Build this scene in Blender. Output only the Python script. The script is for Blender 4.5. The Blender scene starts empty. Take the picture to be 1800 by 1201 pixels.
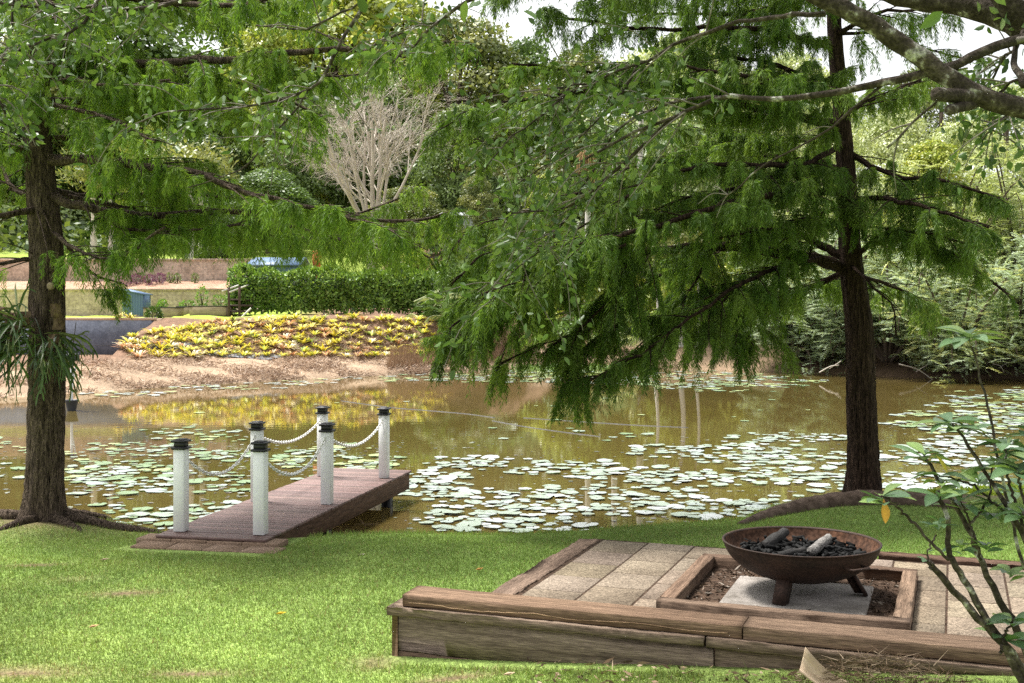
import bpy, math, random
import numpy as np
from mathutils import Vector, Matrix
rnd = random.Random(7)
R = np.random.RandomState(11)
C = bpy.context.scene.collection
F, HZ, CZ = 2080.0, 535.0, 2.35        # lens in photo pixels, horizon row, eye height above the water
def P(px, py, Y): return np.array([(px-900)*Y/F, Y, CZ-(py-HZ)*Y/F])
def G(px, py, z=0.0): return P(px, py, (CZ-z)*F/(py-HZ))
def sst(a, b, x):
    t = np.clip((np.asarray(x, float)-a)/(b-a), 0, 1); return t*t*(3-2*t)

# ------------------------------------------------------------------ mesh helpers
class MB:
    def __init__(s): s.v = []; s.f4 = []; s.f3 = []; s.n = 0; s.c = []
    def add(s, v, f, col=None):
        v = np.asarray(v, float).reshape(-1, 3); f = np.asarray(f, int)
        if len(v) == 0: return s
        s.v.append(v)
        (s.f4 if f.shape[1] == 4 else s.f3).append(f+s.n)
        s.c.append(np.broadcast_to(np.asarray(col if col is not None else (1, 1, 1), float), (len(v), 3)))
        s.n += len(v); return s
    def build(s, name, mat, parent=None, loc=(0, 0, 0), rot=(0, 0, 0), smooth=False):
        o = bpy.data.objects.new(name, mesh_of(name, s, mat, smooth)); C.objects.link(o)
        o.location = tuple(loc); o.rotation_euler = rot
        if parent is not None: o.parent = parent
        return o
def mesh_of(name, s, mat, smooth=False):
    me = bpy.data.meshes.new(name)
    v = np.concatenate(s.v); nq = sum(len(f) for f in s.f4); nt = sum(len(f) for f in s.f3)
    li = np.concatenate([f.ravel() for f in s.f4]+[f.ravel() for f in s.f3]).astype(np.int32)
    ls = np.concatenate([np.arange(nq)*4, nq*4+np.arange(nt)*3]).astype(np.int32)
    me.vertices.add(len(v)); me.vertices.foreach_set('co', v.astype(np.float32).ravel())
    me.loops.add(len(li)); me.loops.foreach_set('vertex_index', li)
    me.polygons.add(nq+nt); me.polygons.foreach_set('loop_start', ls)
    if smooth: me.polygons.foreach_set('use_smooth', np.ones(nq+nt, bool))
    c = np.concatenate(s.c)
    if True:
        a = me.color_attributes.new('col', 'FLOAT_COLOR', 'POINT')
        a.data.foreach_set('color', np.concatenate([c, np.ones((len(c), 1))], 1).astype(np.float32).ravel())
    me.update(calc_edges=True); me.validate()
    if mat: me.materials.append(mat)
    return me
BF = np.array([[0, 3, 2, 1], [4, 5, 6, 7], [0, 1, 5, 4], [1, 2, 6, 5], [2, 3, 7, 6], [3, 0, 4, 7]])
def box(mb, a, b, col=None, bev=0.0):
    """box from corner a to b; bev chamfers all edges"""
    a = np.minimum(a, b).astype(float); b2 = np.maximum(np.asarray(a), np.asarray(b, float))
    if not bev:
        v = [(x, y, z) for z in (a[2], b2[2]) for x, y in ((a[0], a[1]), (b2[0], a[1]), (b2[0], b2[1]), (a[0], b2[1]))]
        return mb.add(v, BF, col)
    # rings: chamfered
    def ring(i, z): 
        x0, y0, x1, y1 = a[0]+i, a[1]+i, b2[0]-i, b2[1]-i; e = bev*.7
        return [(x0+e, y0, z), (x1-e, y0, z), (x1, y0+e, z), (x1, y1-e, z), (x1-e, y1, z), (x0+e, y1, z), (x0, y1-e, z), (x0, y0+e, z)]
    rs = [ring(bev, a[2]), ring(0, a[2]+bev), ring(0, b2[2]-bev), ring(bev, b2[2])]
    v = np.array([p for r in rs for p in r]); f = []
    for k in range(3):
        for i in range(8): f.append((k*8+i, k*8+(i+1) % 8, k*8+8+(i+1) % 8, k*8+8+i))
    mb.add(v, f, col)
    for o, rev in ((0, 1), (24, 0)):
        q = [(o, o+1, o+2, o+3), (o, o+3, o+4, o+7), (o+4, o+5, o+6, o+7)]
        if rev: q = [t[::-1] for t in q]
        mb.f4.append(np.array(q)+mb.n-len(v))
    return mb
def smoothline(pts, n):
    p = np.asarray(pts, float)
    if len(p) == 2: return p[0]+(p[1]-p[0])*np.linspace(0, 1, n)[:, None]
    q = np.vstack([2*p[0]-p[1], p, 2*p[-1]-p[-2]]); t = np.linspace(0, len(p)-1-1e-9, n); i = t.astype(int); u = (t-i)[:, None]
    a, b, c, d = q[i], q[i+1], q[i+2], q[i+3]
    return .5*(2*b+(c-a)*u+(2*a-5*b+4*c-d)*u**2+(3*b-a-3*c+d)*u**3)
def tube(mb, pts, rad, ns=6, col=None, rough=0.0, cap=True):
    p = np.asarray(pts, float); n = len(p); rad = np.broadcast_to(np.asarray(rad, float), (n,)) if np.ndim(rad) < 1 or len(np.atleast_1d(rad)) == n else np.interp(np.linspace(0, 1, n), np.linspace(0, 1, len(rad)), rad)
    t = np.gradient(p, axis=0); t /= np.linalg.norm(t, axis=1)[:, None]+1e-9
    ref = np.array([0, 0, 1.]) if abs(t[:, 2]).mean() < .8 else np.array([0., 1, 0])
    s = np.cross(t, ref); s /= np.linalg.norm(s, axis=1)[:, None]+1e-9; u = np.cross(s, t)
    a = np.arange(ns)*2*math.pi/ns
    rr = rad[:, None]*(1+rough*R.uniform(-1, 1, (n, ns)))
    v = p[:, None]+rr[..., None]*(np.cos(a)[None, :, None]*s[:, None]+np.sin(a)[None, :, None]*u[:, None])
    i, j = np.meshgrid(np.arange(n-1), np.arange(ns), indexing='ij'); j2 = (j+1) % ns
    f = np.stack([i*ns+j, i*ns+j2, (i+1)*ns+j2, (i+1)*ns+j], -1).reshape(-1, 4)
    mb.add(v.reshape(-1, 3), f, col)
    if cap and ns >= 3:
        b = mb.n-n*ns
        for o, rev in ((b, 0), (b+(n-1)*ns, 1)):
            tri = [(o, o+k+1, o+k) if rev == 0 else (o, o+k, o+k+1) for k in range(1, ns-1)]
            mb.f3.append(np.array(tri))
    return mb
def unit(v): return v/(np.linalg.norm(v, axis=-1, keepdims=True)+1e-9)
def leaves(mb, o, d, side, L, W, col, mid=.45):
    """flat diamond leaves, vectorised"""
    n = len(o)
    if not n: return
    L = np.broadcast_to(L, (n,))[:, None]; W = np.broadcast_to(W, (n,))[:, None]*.5
    d = unit(d); s = side-(side*d).sum(1)[:, None]*d; s = unit(s)
    m = o+d*L*mid
    v = np.stack([o, m-s*W, o+d*L, m+s*W], 1).reshape(-1, 3)
    f = np.arange(n*4).reshape(n, 4)
    col = np.broadcast_to(np.asarray(col, float), (n, 3))
    mb.add(v, f, np.repeat(col, 4, 0))
def leaves6(mb, o, d, side, L, W, col):
    """pointed oval leaves folded along the midrib"""
    n = len(o); L = np.broadcast_to(L, (n,))[:, None]; W = np.broadcast_to(W, (n,))[:, None]*.5; d = unit(d); s = unit(side-(side*d).sum(1)[:, None]*d); m = np.cross(s, d)
    v = np.stack([o, o+d*L*.28-s*W*.9+m*W*.25, o+d*L*.62-s*W*.85+m*W*.2, o+d*L-m*L*.06, o+d*L*.62+s*W*.85+m*W*.2, o+d*L*.28+s*W*.9+m*W*.25], 1).reshape(-1, 3)
    b = np.arange(n)[:, None]*6; mb.add(v, np.concatenate([b+np.array([0, 1, 2, 3]), b+np.array([0, 3, 4, 5])]), np.repeat(np.broadcast_to(col, (n, 3)), 6, 0))
def blades(mb, o, d, side, L, W, col):
    n = len(o); L = np.broadcast_to(L, (n,))[:, None]; W = np.broadcast_to(W, (n,))[:, None]*.5
    s = unit(side)
    v = np.stack([o-s*W, o+s*W, o+unit(d)*L], 1).reshape(-1, 3)
    mb.add(v, np.arange(n*3).reshape(n, 3), np.repeat(np.broadcast_to(col, (n, 3)), 3, 0))
def rdir(n): return unit(R.normal(size=(n, 3)))
def empty(name, loc=(0, 0, 0), rz=0.0):
    o = bpy.data.objects.new(name, None); C.objects.link(o); o.location = tuple(float(q) for q in loc); o.rotation_euler = (0, 0, rz); o.empty_display_size = .1; return o
def tag(o, label=None, cat=None, group=None, kind=None):
    for k, v in (('label', label), ('category', cat), ('group', group), ('kind', kind)):
        if v: o[k] = v
    return o
def copy_tree(o, parent=None):
    c = o.copy(); C.objects.link(c); c.parent = parent
    for ch in o.children: copy_tree(ch, c)
    return c

# ------------------------------------------------------------------ materials
def nt(name):
    m = bpy.data.materials.new(name); m.use_nodes = True; t = m.node_tree; t.nodes.clear(); return m, t
def N(t, ty, **kw):
    n = t.nodes.new(ty)
    for k, v in kw.items():
        if k in n.inputs: n.inputs[k].default_value = v
        else: setattr(n, k, v)
    return n
def L_(t, a, b): t.links.new(a, b)
def noisecol(t, c1, c2, scale, stretch=(1, 1, 1), detail=6, lo=.3, hi=.7, c3=None, coord='Object', rough=.6):
    tc = N(t, 'ShaderNodeTexCoord'); mp = N(t, 'ShaderNodeMapping'); mp.inputs['Scale'].default_value = stretch
    L_(t, tc.outputs[coord], mp.inputs['Vector'])
    no = N(t, 'ShaderNodeTexNoise', Scale=scale, Detail=detail, Roughness=rough); L_(t, mp.outputs[0], no.inputs['Vector'])
    cr = N(t, 'ShaderNodeValToRGB'); e = cr.color_ramp.elements
    e[0].position = lo; e[0].color = (*c1, 1); e[1].position = hi; e[1].color = (*c2, 1)
    if c3: x = e.new((lo+hi)/2); x.color = (*c3, 1)
    L_(t, no.outputs['Fac'], cr.inputs['Fac']); return no, cr, mp
def mat(name, c1, c2, scale=8, stretch=(1, 1, 1), rough=.8, bump=0., lo=.3, hi=.7, c3=None, attr=False, spec=.3, coord='Object', metal=0, fine=None, bdist=.02):
    m, t = nt(name); out = N(t, 'ShaderNodeOutputMaterial'); b = N(t, 'ShaderNodeBsdfPrincipled', Roughness=rough, Metallic=metal)
    b.inputs['Specular IOR Level'].default_value = spec
    no, cr, mp = noisecol(t, c1, c2, scale, stretch, lo=lo, hi=hi, c3=c3, coord=coord)
    col = cr.outputs[0]
    if fine:       # second, finer layer of speckle (scale, dark factor)
        n2 = N(t, 'ShaderNodeTexNoise', Scale=fine[0], Detail=3); L_(t, mp.outputs[0], n2.inputs['Vector'])
        r2 = N(t, 'ShaderNodeMapRange'); r2.inputs[1].default_value = .35; r2.inputs[2].default_value = .65; r2.inputs[3].default_value = fine[1]; r2.inputs[4].default_value = fine[2] if len(fine) > 2 else 1.1
        L_(t, n2.outputs[0], r2.inputs[0])
        mx = N(t, 'ShaderNodeMix', data_type='RGBA', blend_type='MULTIPLY'); mx.inputs[0].default_value = 1
        L_(t, col, mx.inputs[6]); L_(t, r2.outputs[0], mx.inputs[7]); col = mx.outputs[2]
    if attr:
        a = N(t, 'ShaderNodeAttribute', attribute_name='col'); mx = N(t, 'ShaderNodeMix', data_type='RGBA', blend_type='MULTIPLY'); mx.inputs[0].default_value = 1
        L_(t, a.outputs['Color'], mx.inputs[6]); L_(t, col, mx.inputs[7]); col = mx.outputs[2]
    L_(t, col, b.inputs['Base Color'])
    if bump:
        bp = N(t, 'ShaderNodeBump', Strength=bump, Distance=bdist); L_(t, (n2 if fine else no).outputs['Fac'], bp.inputs['Height'])
        if fine:
            b2 = N(t, 'ShaderNodeBump', Strength=bump, Distance=bdist*2); L_(t, no.outputs['Fac'], b2.inputs['Height']); L_(t, b2.outputs[0], bp.inputs['Normal'])
        L_(t, bp.outputs[0], b.inputs['Normal'])
    L_(t, b.outputs[0], out.inputs[0]); return m
def leafmat(name, tint=(1, 1, 1), trans=.4, rough=.5, spec=.3, tcol=(1.15, 1.15, .6)):
    m, t = nt(name); out = N(t, 'ShaderNodeOutputMaterial'); a = N(t, 'ShaderNodeAttribute', attribute_name='col')
    mx = N(t, 'ShaderNodeMix', data_type='RGBA', blend_type='MULTIPLY'); mx.inputs[0].default_value = 1; L_(t, a.outputs['Color'], mx.inputs[6]); mx.inputs[7].default_value = (*tint, 1)
    b = N(t, 'ShaderNodeBsdfPrincipled', Roughness=rough); b.inputs['Specular IOR Level'].default_value = spec; L_(t, mx.outputs[2], b.inputs['Base Color'])
    m2 = N(t, 'ShaderNodeMix', data_type='RGBA', blend_type='MULTIPLY'); m2.inputs[0].default_value = 1; L_(t, mx.outputs[2], m2.inputs[6]); m2.inputs[7].default_value = (*tcol, 1)
    tr = N(t, 'ShaderNodeBsdfTranslucent'); L_(t, m2.outputs[2], tr.inputs['Color'])
    s = N(t, 'ShaderNodeMixShader'); s.inputs[0].default_value = trans; L_(t, b.outputs[0], s.inputs[1]); L_(t, tr.outputs[0], s.inputs[2]); L_(t, s.outputs[0], out.inputs[0]); return m
M = {}
M['ground'] = mat('ground', (.75, .75, .75), (1.2, 1.2, 1.2), 3.5, rough=.95, bump=.5, attr=True, spec=.1, fine=(40, .6, 1.3), bdist=.03)
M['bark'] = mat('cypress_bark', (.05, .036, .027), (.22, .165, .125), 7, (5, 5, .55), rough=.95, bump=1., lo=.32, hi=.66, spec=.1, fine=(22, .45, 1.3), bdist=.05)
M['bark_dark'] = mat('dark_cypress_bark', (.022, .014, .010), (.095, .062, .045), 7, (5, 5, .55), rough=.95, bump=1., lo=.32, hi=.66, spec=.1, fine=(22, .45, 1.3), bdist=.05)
M['limb'] = mat('cypress_limb', (.04, .028, .02), (.13, .095, .075), 14, rough=.95, bump=.6, spec=.1)
M['lichen'] = mat('lichen_bark', (.05, .040, .032), (.46, .45, .41), 11, rough=.95, bump=.7, lo=.48, hi=.68, spec=.1, c3=(.10, .083, .066), fine=(60, .6, 1.3))
M['greytwig'] = mat('grey_twig', (.075, .06, .048), (.26, .235, .205), 12, rough=.9, bump=.3, spec=.1)
M['leaf_cyp'] = leafmat('cypress_leaf', trans=.48, rough=.55, spec=.25)
M['leaf'] = leafmat('broad_leaf', trans=.3, rough=.4, spec=.4)
M['leaf_gloss'] = leafmat('glossy_leaf', trans=.25, rough=.40, spec=.4)
M['grass'] = leafmat('grass_blade', trans=.35, rough=.6, spec=.25, tcol=(1.1, 1.1, .6))
M['dry'] = leafmat('dry_blade', trans=.2, rough=.9, spec=.1, tcol=(1, 1, 1))
M['brom'] = leafmat('bromeliad_leaf', trans=.25, rough=.45, spec=.4, tcol=(1, 1, .7))
M['white'] = mat('white_paint', (.78, .79, .81), (.84, .845, .85), 6, rough=.5, spec=.35, bump=.05, fine=(18, .97, 1.02))
M['black'] = mat('black_plastic', (.008, .008, .010), (.018, .018, .02), 10, rough=.4, spec=.4)
M['chain'] = mat('white_chain', (.70, .70, .68), (.82, .82, .80), 10, rough=.4, spec=.4)
M['deck'] = mat('deck_board', (.095, .055, .048), (.225, .142, .125), 5, (2, 14, 14), rough=.55, bump=.4, attr=True, spec=.4, lo=.25, hi=.75, fine=(20, .75, 1.15), bdist=.004)
M['beam'] = mat('dark_beam', (.045, .028, .018), (.14, .085, .055), 6, (6, 1, 8), rough=.85, bump=.5, spec=.15)
M['sleeper'] = mat('weathered_sleeper', (.090, .064, .048), (.29, .222, .170), 3.0, (.45, 12, 12), rough=.9, bump=.35, attr=True, spec=.12, lo=.28, hi=.72, fine=(22, .5, 1.3), bdist=.006)
M['paver'] = mat('aggregate_paver', (.145, .115, .088), (.265, .218, .170), 2.2, rough=.95, bump=.5, attr=True, spec=.15, fine=(70, .52, 1.32), bdist=.006)
M['paver2'] = mat('brown_paver', (.16, .105, .07), (.27, .19, .14), 4, rough=.95, bump=.5, spec=.15, fine=(90, .5, 1.3), bdist=.006)
M['slab'] = mat('concrete_slab', (.13, .115, .10), (.34, .31, .285), 3.5, rough=.95, bump=.3, spec=.15, fine=(70, .75, 1.15), bdist=.006)
M['rust'] = mat('rusty_steel', (.022, .015, .012), (.062, .034, .024), 5, (1, 1, 1.5), rough=.72, bump=.25, lo=.3, hi=.75, spec=.35, fine=(55, .6, 1.3), metal=.25, bdist=.004)
M['rust_in'] = mat('rusty_inside', (.035, .023, .018), (.125, .062, .037), 6, rough=.9, bump=.3, spec=.1, fine=(40, .5, 1.3), bdist=.004)
M['char'] = mat('charcoal', (.006, .006, .006), (.035, .032, .03), 20, rough=.8, bump=.8, spec=.3)
M['ash'] = mat('half_burnt_log', (.03, .028, .026), (.34, .32, .30), 8, (3, 12, 12), rough=.95, bump=.6, spec=.1)
M['mulch'] = mat('bark_mulch', (.022, .014, .010), (.10, .065, .045), 25, rough=.95, bump=1., spec=.1)
M['chip'] = leafmat('mulch_chip', trans=.05, rough=.9, spec=.1)
M['bluewall'] = mat('blue_grey_blockwork', (.105, .118, .155), (.17, .185, .23), 1.2, rough=.9, bump=.2, spec=.15, fine=(14, .8, 1.15))
M['tan'] = mat('tan_blockwork', (.40, .31, .235), (.57, .46, .37), 1.5, rough=.95, bump=.3, attr=True, spec=.1, fine=(9, .75, 1.15))
M['coping'] = mat('pale_coping', (.44, .32, .22), (.55, .42, .31), 3, rough=.9, spec=.1)
M['shedblue'] = mat('blue_sheet', (.085, .14, .24), (.11, .175, .29), 2, rough=.5, spec=.4)
M['roofpale'] = mat('pale_sheet', (.50, .52, .55), (.64, .66, .68), 2, rough=.5, spec=.4)
M['darktrim'] = mat('dark_trim', (.03, .028, .028), (.06, .055, .05), 4, rough=.7, spec=.2)
M['planter'] = mat('planter_timber', (.24, .18, .13), (.42, .33, .25), 4, (1, 6, 6), rough=.9, bump=.3, spec=.1)
M['soil'] = mat('soil', (.05, .03, .02), (.12, .075, .05), 12, rough=.95, bump=.5, spec=.1)
M['rail'] = mat('brown_rail', (.05, .032, .026), (.10, .065, .05), 6, rough=.8, spec=.2)
M['palebark'] = mat('pale_bark', (.44, .40, .36), (.70, .66, .62), 3, (1, 1, .4), rough=.9, spec=.1, bump=.2)
M['bare'] = mat('bare_wood', (.40, .345, .285), (.60, .54, .47), 2, rough=.9, spec=.1)
M['trunk'] = mat('brown_trunk', (.06, .045, .035), (.15, .115, .09), 3, (3, 3, .6), rough=.95, spec=.1, bump=.4)
M['liner'] = mat('pond_liner', (.10, .105, .12), (.20, .205, .22), 3, rough=.6, spec=.3)
M['bucket'] = mat('dark_bucket', (.03, .033, .04), (.06, .064, .07), 4, rough=.5, spec=.3)
M['sheath'] = mat('palm_sheath', (.42, .30, .19), (.62, .49, .35), 5, (1, 8, 1), rough=.75, bump=.3, spec=.2)
M['red'] = mat('orange_paint', (.55, .13, .05), (.65, .18, .07), 4, rough=.5)
M['shield'] = mat('fern_shield', (.06, .036, .022), (.24, .17, .12), 14, rough=.95, bump=.5, spec=.1)
M['pad'] = None
def pad_material():
    m, t = nt('lily_pad'); out = N(t, 'ShaderNodeOutputMaterial')
    a = N(t, 'ShaderNodeAttribute', attribute_name='col'); oi = N(t, 'ShaderNodeObjectInfo')
    b = N(t, 'ShaderNodeBsdfPrincipled', Roughness=.36); b.inputs['Specular IOR Level'].default_value = 1.0; b.inputs['IOR'].default_value = 1.6
    no, cr, mp = noisecol(t, (.85, .85, .85), (1.15, 1.15, 1.15), 9)
    mx = N(t, 'ShaderNodeMix', data_type='RGBA', blend_type='MULTIPLY'); mx.inputs[0].default_value = 1
    L_(t, a.outputs['Color'], mx.inputs[6]); L_(t, cr.outputs[0], mx.inputs[7]); L_(t, mx.outputs[2], b.inputs['Base Color'])
    bp = N(t, 'ShaderNodeBump', Strength=.35, Distance=.02); L_(t, no.outputs[0], bp.inputs['Height']); L_(t, bp.outputs[0], b.inputs['Normal'])
    b.inputs['Sheen Weight'].default_value = .15; b.inputs['Sheen Roughness'].default_value = .4
    L_(t, b.outputs[0], out.inputs[0]); return m
M['pad'] = pad_material()
def water_material():
    m, t = nt('pond_water'); out = N(t, 'ShaderNodeOutputMaterial'); b = N(t, 'ShaderNodeBsdfPrincipled', Roughness=.02, IOR=1.65)
    no, cr, mp = noisecol(t, (.078, .056, .016), (.104, .079, .025), .25)
    L_(t, cr.outputs[0], b.inputs['Base Color'])
    tc = N(t, 'ShaderNodeTexCoord'); mp = N(t, 'ShaderNodeMapping'); mp.inputs['Scale'].default_value = (.8, 2.2, 1); L_(t, tc.outputs['Object'], mp.inputs[0])
    n2 = N(t, 'ShaderNodeTexNoise', Scale=2.2, Detail=3); L_(t, mp.outputs[0], n2.inputs['Vector'])
    bp = N(t, 'ShaderNodeBump', Strength=.045, Distance=.02); L_(t, n2.outputs[0], bp.inputs['Height']); L_(t, bp.outputs[0], b.inputs['Normal'])
    L_(t, b.outputs[0], out.inputs[0]); return m
M['water'] = water_material()

# ------------------------------------------------------------------ camera, light
cam = bpy.data.objects.new('camera', bpy.data.cameras.new('camera')); C.objects.link(cam)
cam.location = (0, 0, CZ); cam.rotation_euler = (math.radians(90), 0, 0)
cam.data.sensor_width = 36; cam.data.lens = 36*F/1800; cam.data.shift_y = -(600.5-HZ)/1800; cam.data.clip_end = 2000; cam.data.clip_start = .05
S = bpy.context.scene; S.camera = cam
EL, AZ = math.radians(66), math.radians(-61)      # sun high on the left, a little beyond the jetty
sun = bpy.data.objects.new('sun', bpy.data.lights.new('sun', 'SUN')); C.objects.link(sun)
sun.data.energy = 3.6; sun.data.angle = math.radians(13); sun.data.color = (1, .965, .90)
sd = Vector((math.sin(AZ)*math.cos(EL), math.cos(AZ)*math.cos(EL), math.sin(EL)))
sun.rotation_euler = sd.to_track_quat('Z', 'Y').to_euler()
w = bpy.data.worlds.new('World'); S.world = w; w.use_nodes = True; t = w.node_tree; t.nodes.clear()
sky = N(t, 'ShaderNodeTexSky', sky_type='NISHITA'); sky.sun_disc = False; sky.sun_elevation = EL; sky.sun_rotation = AZ; sky.air_density = 1.; sky.dust_density = 4; sky.ozone_density = 1
hs = N(t, 'ShaderNodeHueSaturation'); hs.inputs['Saturation'].default_value = .12; L_(t, sky.outputs[0], hs.inputs['Color'])
bg = N(t, 'ShaderNodeBackground', Strength=.15); L_(t, hs.outputs[0], bg.inputs[0]); L_(t, bg.outputs[0], N(t, 'ShaderNodeOutputWorld').inputs[0])
S.view_settings.view_transform = 'Standard'; S.view_settings.look = 'None'; S.view_settings.gamma = 1; S.view_settings.exposure = 1.15
S.render.engine = 'CYCLES'; cy = S.cycles; cy.max_bounces = 7; cy.diffuse_bounces = 3; cy.glossy_bounces = 3; cy.transmission_bounces = 4; cy.use_denoising = False; cy.sample_clamp_indirect = 4; cy.sample_clamp_direct = 8; cy.use_adaptive_sampling = False; cy.adaptive_threshold = .015

# ------------------------------------------------------------------ terrain and water
LIP = np.array([(-60, 6), (-14, 10.6), (-8, 11.9), (-5.2, 12.0), (-4.0, 11.55), (-3.2, 10.95), (-1.9, 10.67), (-1.05, 10.94), (0, 11.0), (1.08, 11.2), (1.65, 11.35), (2.2, 11.6), (2.6, 12.1), (3.2, 12.6), (4.0, 13.0), (5.0, 13.4), (6.2, 13.9), (12, 16.5), (30, 20), (70, 24)])
FAR = np.array([(-80, 10), (-24, 24), (-16, 27), (-12.4, 30), (-11.7, 31.1), (-9.7, 33.7), (-7.1, 36.5), (-3.9, 39.3), (-.6, 41.8), (2.1, 43.0), (6.1, 42.5), (9.8, 40.7), (12.4, 38), (14.1, 37.2), (16.6, 38.0), (22, 36), (40, 30), (80, 24)])
TOP = np.array([(-14, 40.9), (-12.3, 41.1), (-9, 42), (-5, 43), (-2, 44.2), (3, 46.5), (10, 47), (20, 46)])
PR = math.radians(20.5); PU = np.array([math.cos(PR), -math.sin(PR), 0]); PV = np.array([math.sin(PR), math.cos(PR), 0])
W0 = np.array([-.745, 7.46, 0])                 # front left corner of the sleeper wall
def plocal(x, y): return (x-W0[0])*PU[0]+(y-W0[1])*PU[1], (x-W0[0])*PV[0]+(y-W0[1])*PV[1]
def height(x, y):
    x = np.asarray(x, float); y = np.asarray(y, float)
    lip = np.interp(x, LIP[:, 0], LIP[:, 1]); far = np.interp(x, FAR[:, 0], FAR[:, 1]); top = np.interp(x, TOP[:, 0], TOP[:, 1])
    near = .05+.25*sst(6.4, 9.2, y)-.06*sst(-1.2, 0, y-lip)+.02*np.sin(x*1.7+y)*np.sin(y*1.3)
    pu, pv = plocal(x, y); near = near+.105*np.clip(pu, 0, 4)*sst(-1.6, -.2, pv)*sst(.6, .1, pv); near = np.where((pv > .12) & (pu > .35) & (pv < 3.1), np.minimum(near, .24), near)
    # mound and roots round the right-hand cypress
    near += .10*np.exp(-((x-3.9)**2/2.2+(y-12.4)**2/.25))+.08*np.exp(-((x+4.35)**2+(y-11.1)**2)/.5)
    s = sst(-.05, .85, y-lip); z = near*(1-s)-.8*s
    d = y-far; run = np.maximum(top-far, 3)
    u = d/run
    left = np.interp(u, [-.3, 0, .05, .30, .52, 1, 1.15, 1.3], [-.8, 0, .10, .38, .64, 1.86, 1.90, 1.96])
    lw = np.interp(d, [-2, 0, 1, 4, 12], [-.8, 0, .18, .42, .62])
    right = np.interp(d, [-2, 0, .6, 4, 10], [-.8, 0, .2, .85, 1.6])
    zf = left+(right-left)*sst(1.5, 5, x)
    zf = np.where((x < -12.32) & (y < 40.8), lw, zf)
    zf = np.where((x < -12.32) & (y >= 40.8), 1.86, zf)
    terr = 1.0*(y > 47.6)+.5*sst(47.7, 52.2, y)+.85*(y > 52.3)
    soft = 2.35*sst(46, 58, y)
    zf = zf+np.where((x < -11.4) & (x > -40), terr, soft)+.10*np.clip(y-53, 0, 40)+.17*np.clip(y-75, 0, 200)*sst(75, 90, y)
    zf = zf+np.where(d > .5, .05*np.sin(x*2.1+y*1.1)*np.sin(y*1.9-x)*sst(.5, 2, d), 0)
    return np.where(d > -3.2, np.maximum(zf, z*0-.8), z)
BARE = [(-2.78, 8.5, .26, .07), (-3.25, 8.85, .18, .05), (-3.0, 7.22, .42, .10), (-1.95, 7.2, .3, .05), (-.35, 7.0, .3, .08), (-3.75, 9.3, .22, .05), (-.85, 7.35, .14, .10)]
def lawn_colour(x, y):
    n = np.sin(x*1.3+1.2*np.sin(y*.9))*np.sin(y*1.6+x*.5)
    n2 = np.sin(x*4.1+2*np.sin(y*3.3))*np.sin(y*5.2-x*2)
    g = np.array([.176, .262, .066])*(1+.16*n+.08*n2)[..., None]
    g = g+np.array([.06, .04, .018])*np.clip(.35*sst(1, -4, x)+.3*n2*sst(0, -3, x)+.4*sst(8.5, 6.4, y), 0, 1)[..., None]
    b = np.zeros_like(x)
    for bx, by, rx, ry in BARE: b = np.maximum(b, np.exp(-(((x-bx)/rx)**2+((y-by)/ry)**2)))
    b = np.maximum(b, .9*np.exp(-((x+4.4)**2/.55+(y-11.0)**2/.35)))
    return g, b
def axis(parts):
    return np.unique(np.concatenate([np.arange(a, b, s) for a, b, s in parts]).round(4))
xs = axis([(-300, -60, 30), (-60, -18, 3), (-18, -7, .5), (-7, 7, .12), (7, 20, .5), (20, 60, 3), (60, 301, 30)]); xs = np.sort(np.append(xs, [-12.33, -12.31, -11.41, -11.39]))
ys = axis([(-40, 3, 4), (3, 6, .5), (6, 15.4, .1), (15.4, 28, .8), (28, 56, .25), (56, 100, 2), (100, 420, 20)]); ys = np.sort(np.append(ys, [40.79, 40.81, 47.59, 47.61, 52.29, 52.31]))
X, Y = np.meshgrid(xs, ys); Z = height(X, Y)
lip = np.interp(X, LIP[:, 0], LIP[:, 1]); far = np.interp(X, FAR[:, 0], FAR[:, 1]); top = np.interp(X, TOP[:, 0], TOP[:, 1])
g, b = lawn_colour(X, Y); col = g*(1-b)[..., None]+np.array([.15, .10, .065])*b[..., None]
dirt = np.array([.10, .065, .042]); mud = np.array([.33, .240, .165])
k = sst(-.15, .1, Y-lip)[..., None]; col = col*(1-k)+dirt*k
k = np.exp(-((X-4.0)**2/2.6+(Y-12.5)**2/.22))[..., None]; k = np.clip(k*1.5, 0, 1); col = col*(1-k)+np.array([.085, .06, .042])*k
farm = (Y-far > -3.2)
nn = .5+.5*np.sin(X*1.7+2*np.sin(Y*1.3))*np.sin(Y*2.3+X)
bank = mud*(0.8+.35*nn)[..., None]
brom = np.array([.20, .125, .085])
fc = bank+(brom-bank)*sst(.48, .58, (Y-far)/np.maximum(top-far, 3))[..., None]
grassfar = np.array([.30, .40, .06])*np.ones_like(fc)
kl = (sst(-.2, .5, Y-top)*sst(-7, -9.5, X))[..., None]; fc = fc*(1-kl)+grassfar*kl
soil2 = np.array([.40, .25, .175]); kk = ((Y > 47.6) & (Y < 52.3) & (X < -11.4))[..., None]; fc = np.where(kk, soil2, fc)
kk = ((Y > 52.3) & (X < -6))[..., None]; fc = np.where(kk, np.array([.24, .31, .06]), fc)
kr = (sst(1, 5, X))[..., None]; rq = sst(7.5, 10.5, X)[..., None]; rc = (np.array([.25, .175, .115])*(1-rq)+np.array([.10, .066, .042])*rq)*(1-sst(3, 5, Y-far))[..., None]+np.array([.06, .085, .03])*sst(3, 5, Y-far)[..., None]  # bank browns deepen rightwards: shade under the wattles put into its colour
fc = fc*(1-kr)+rc*kr
kf = np.maximum(sst(58, 70, Y), sst(1.5, 2.5, Y-top)*sst(-4, -2.5, X))[..., None]; fc = fc*(1-kf)+np.array([.07, .10, .03])*kf
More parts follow.
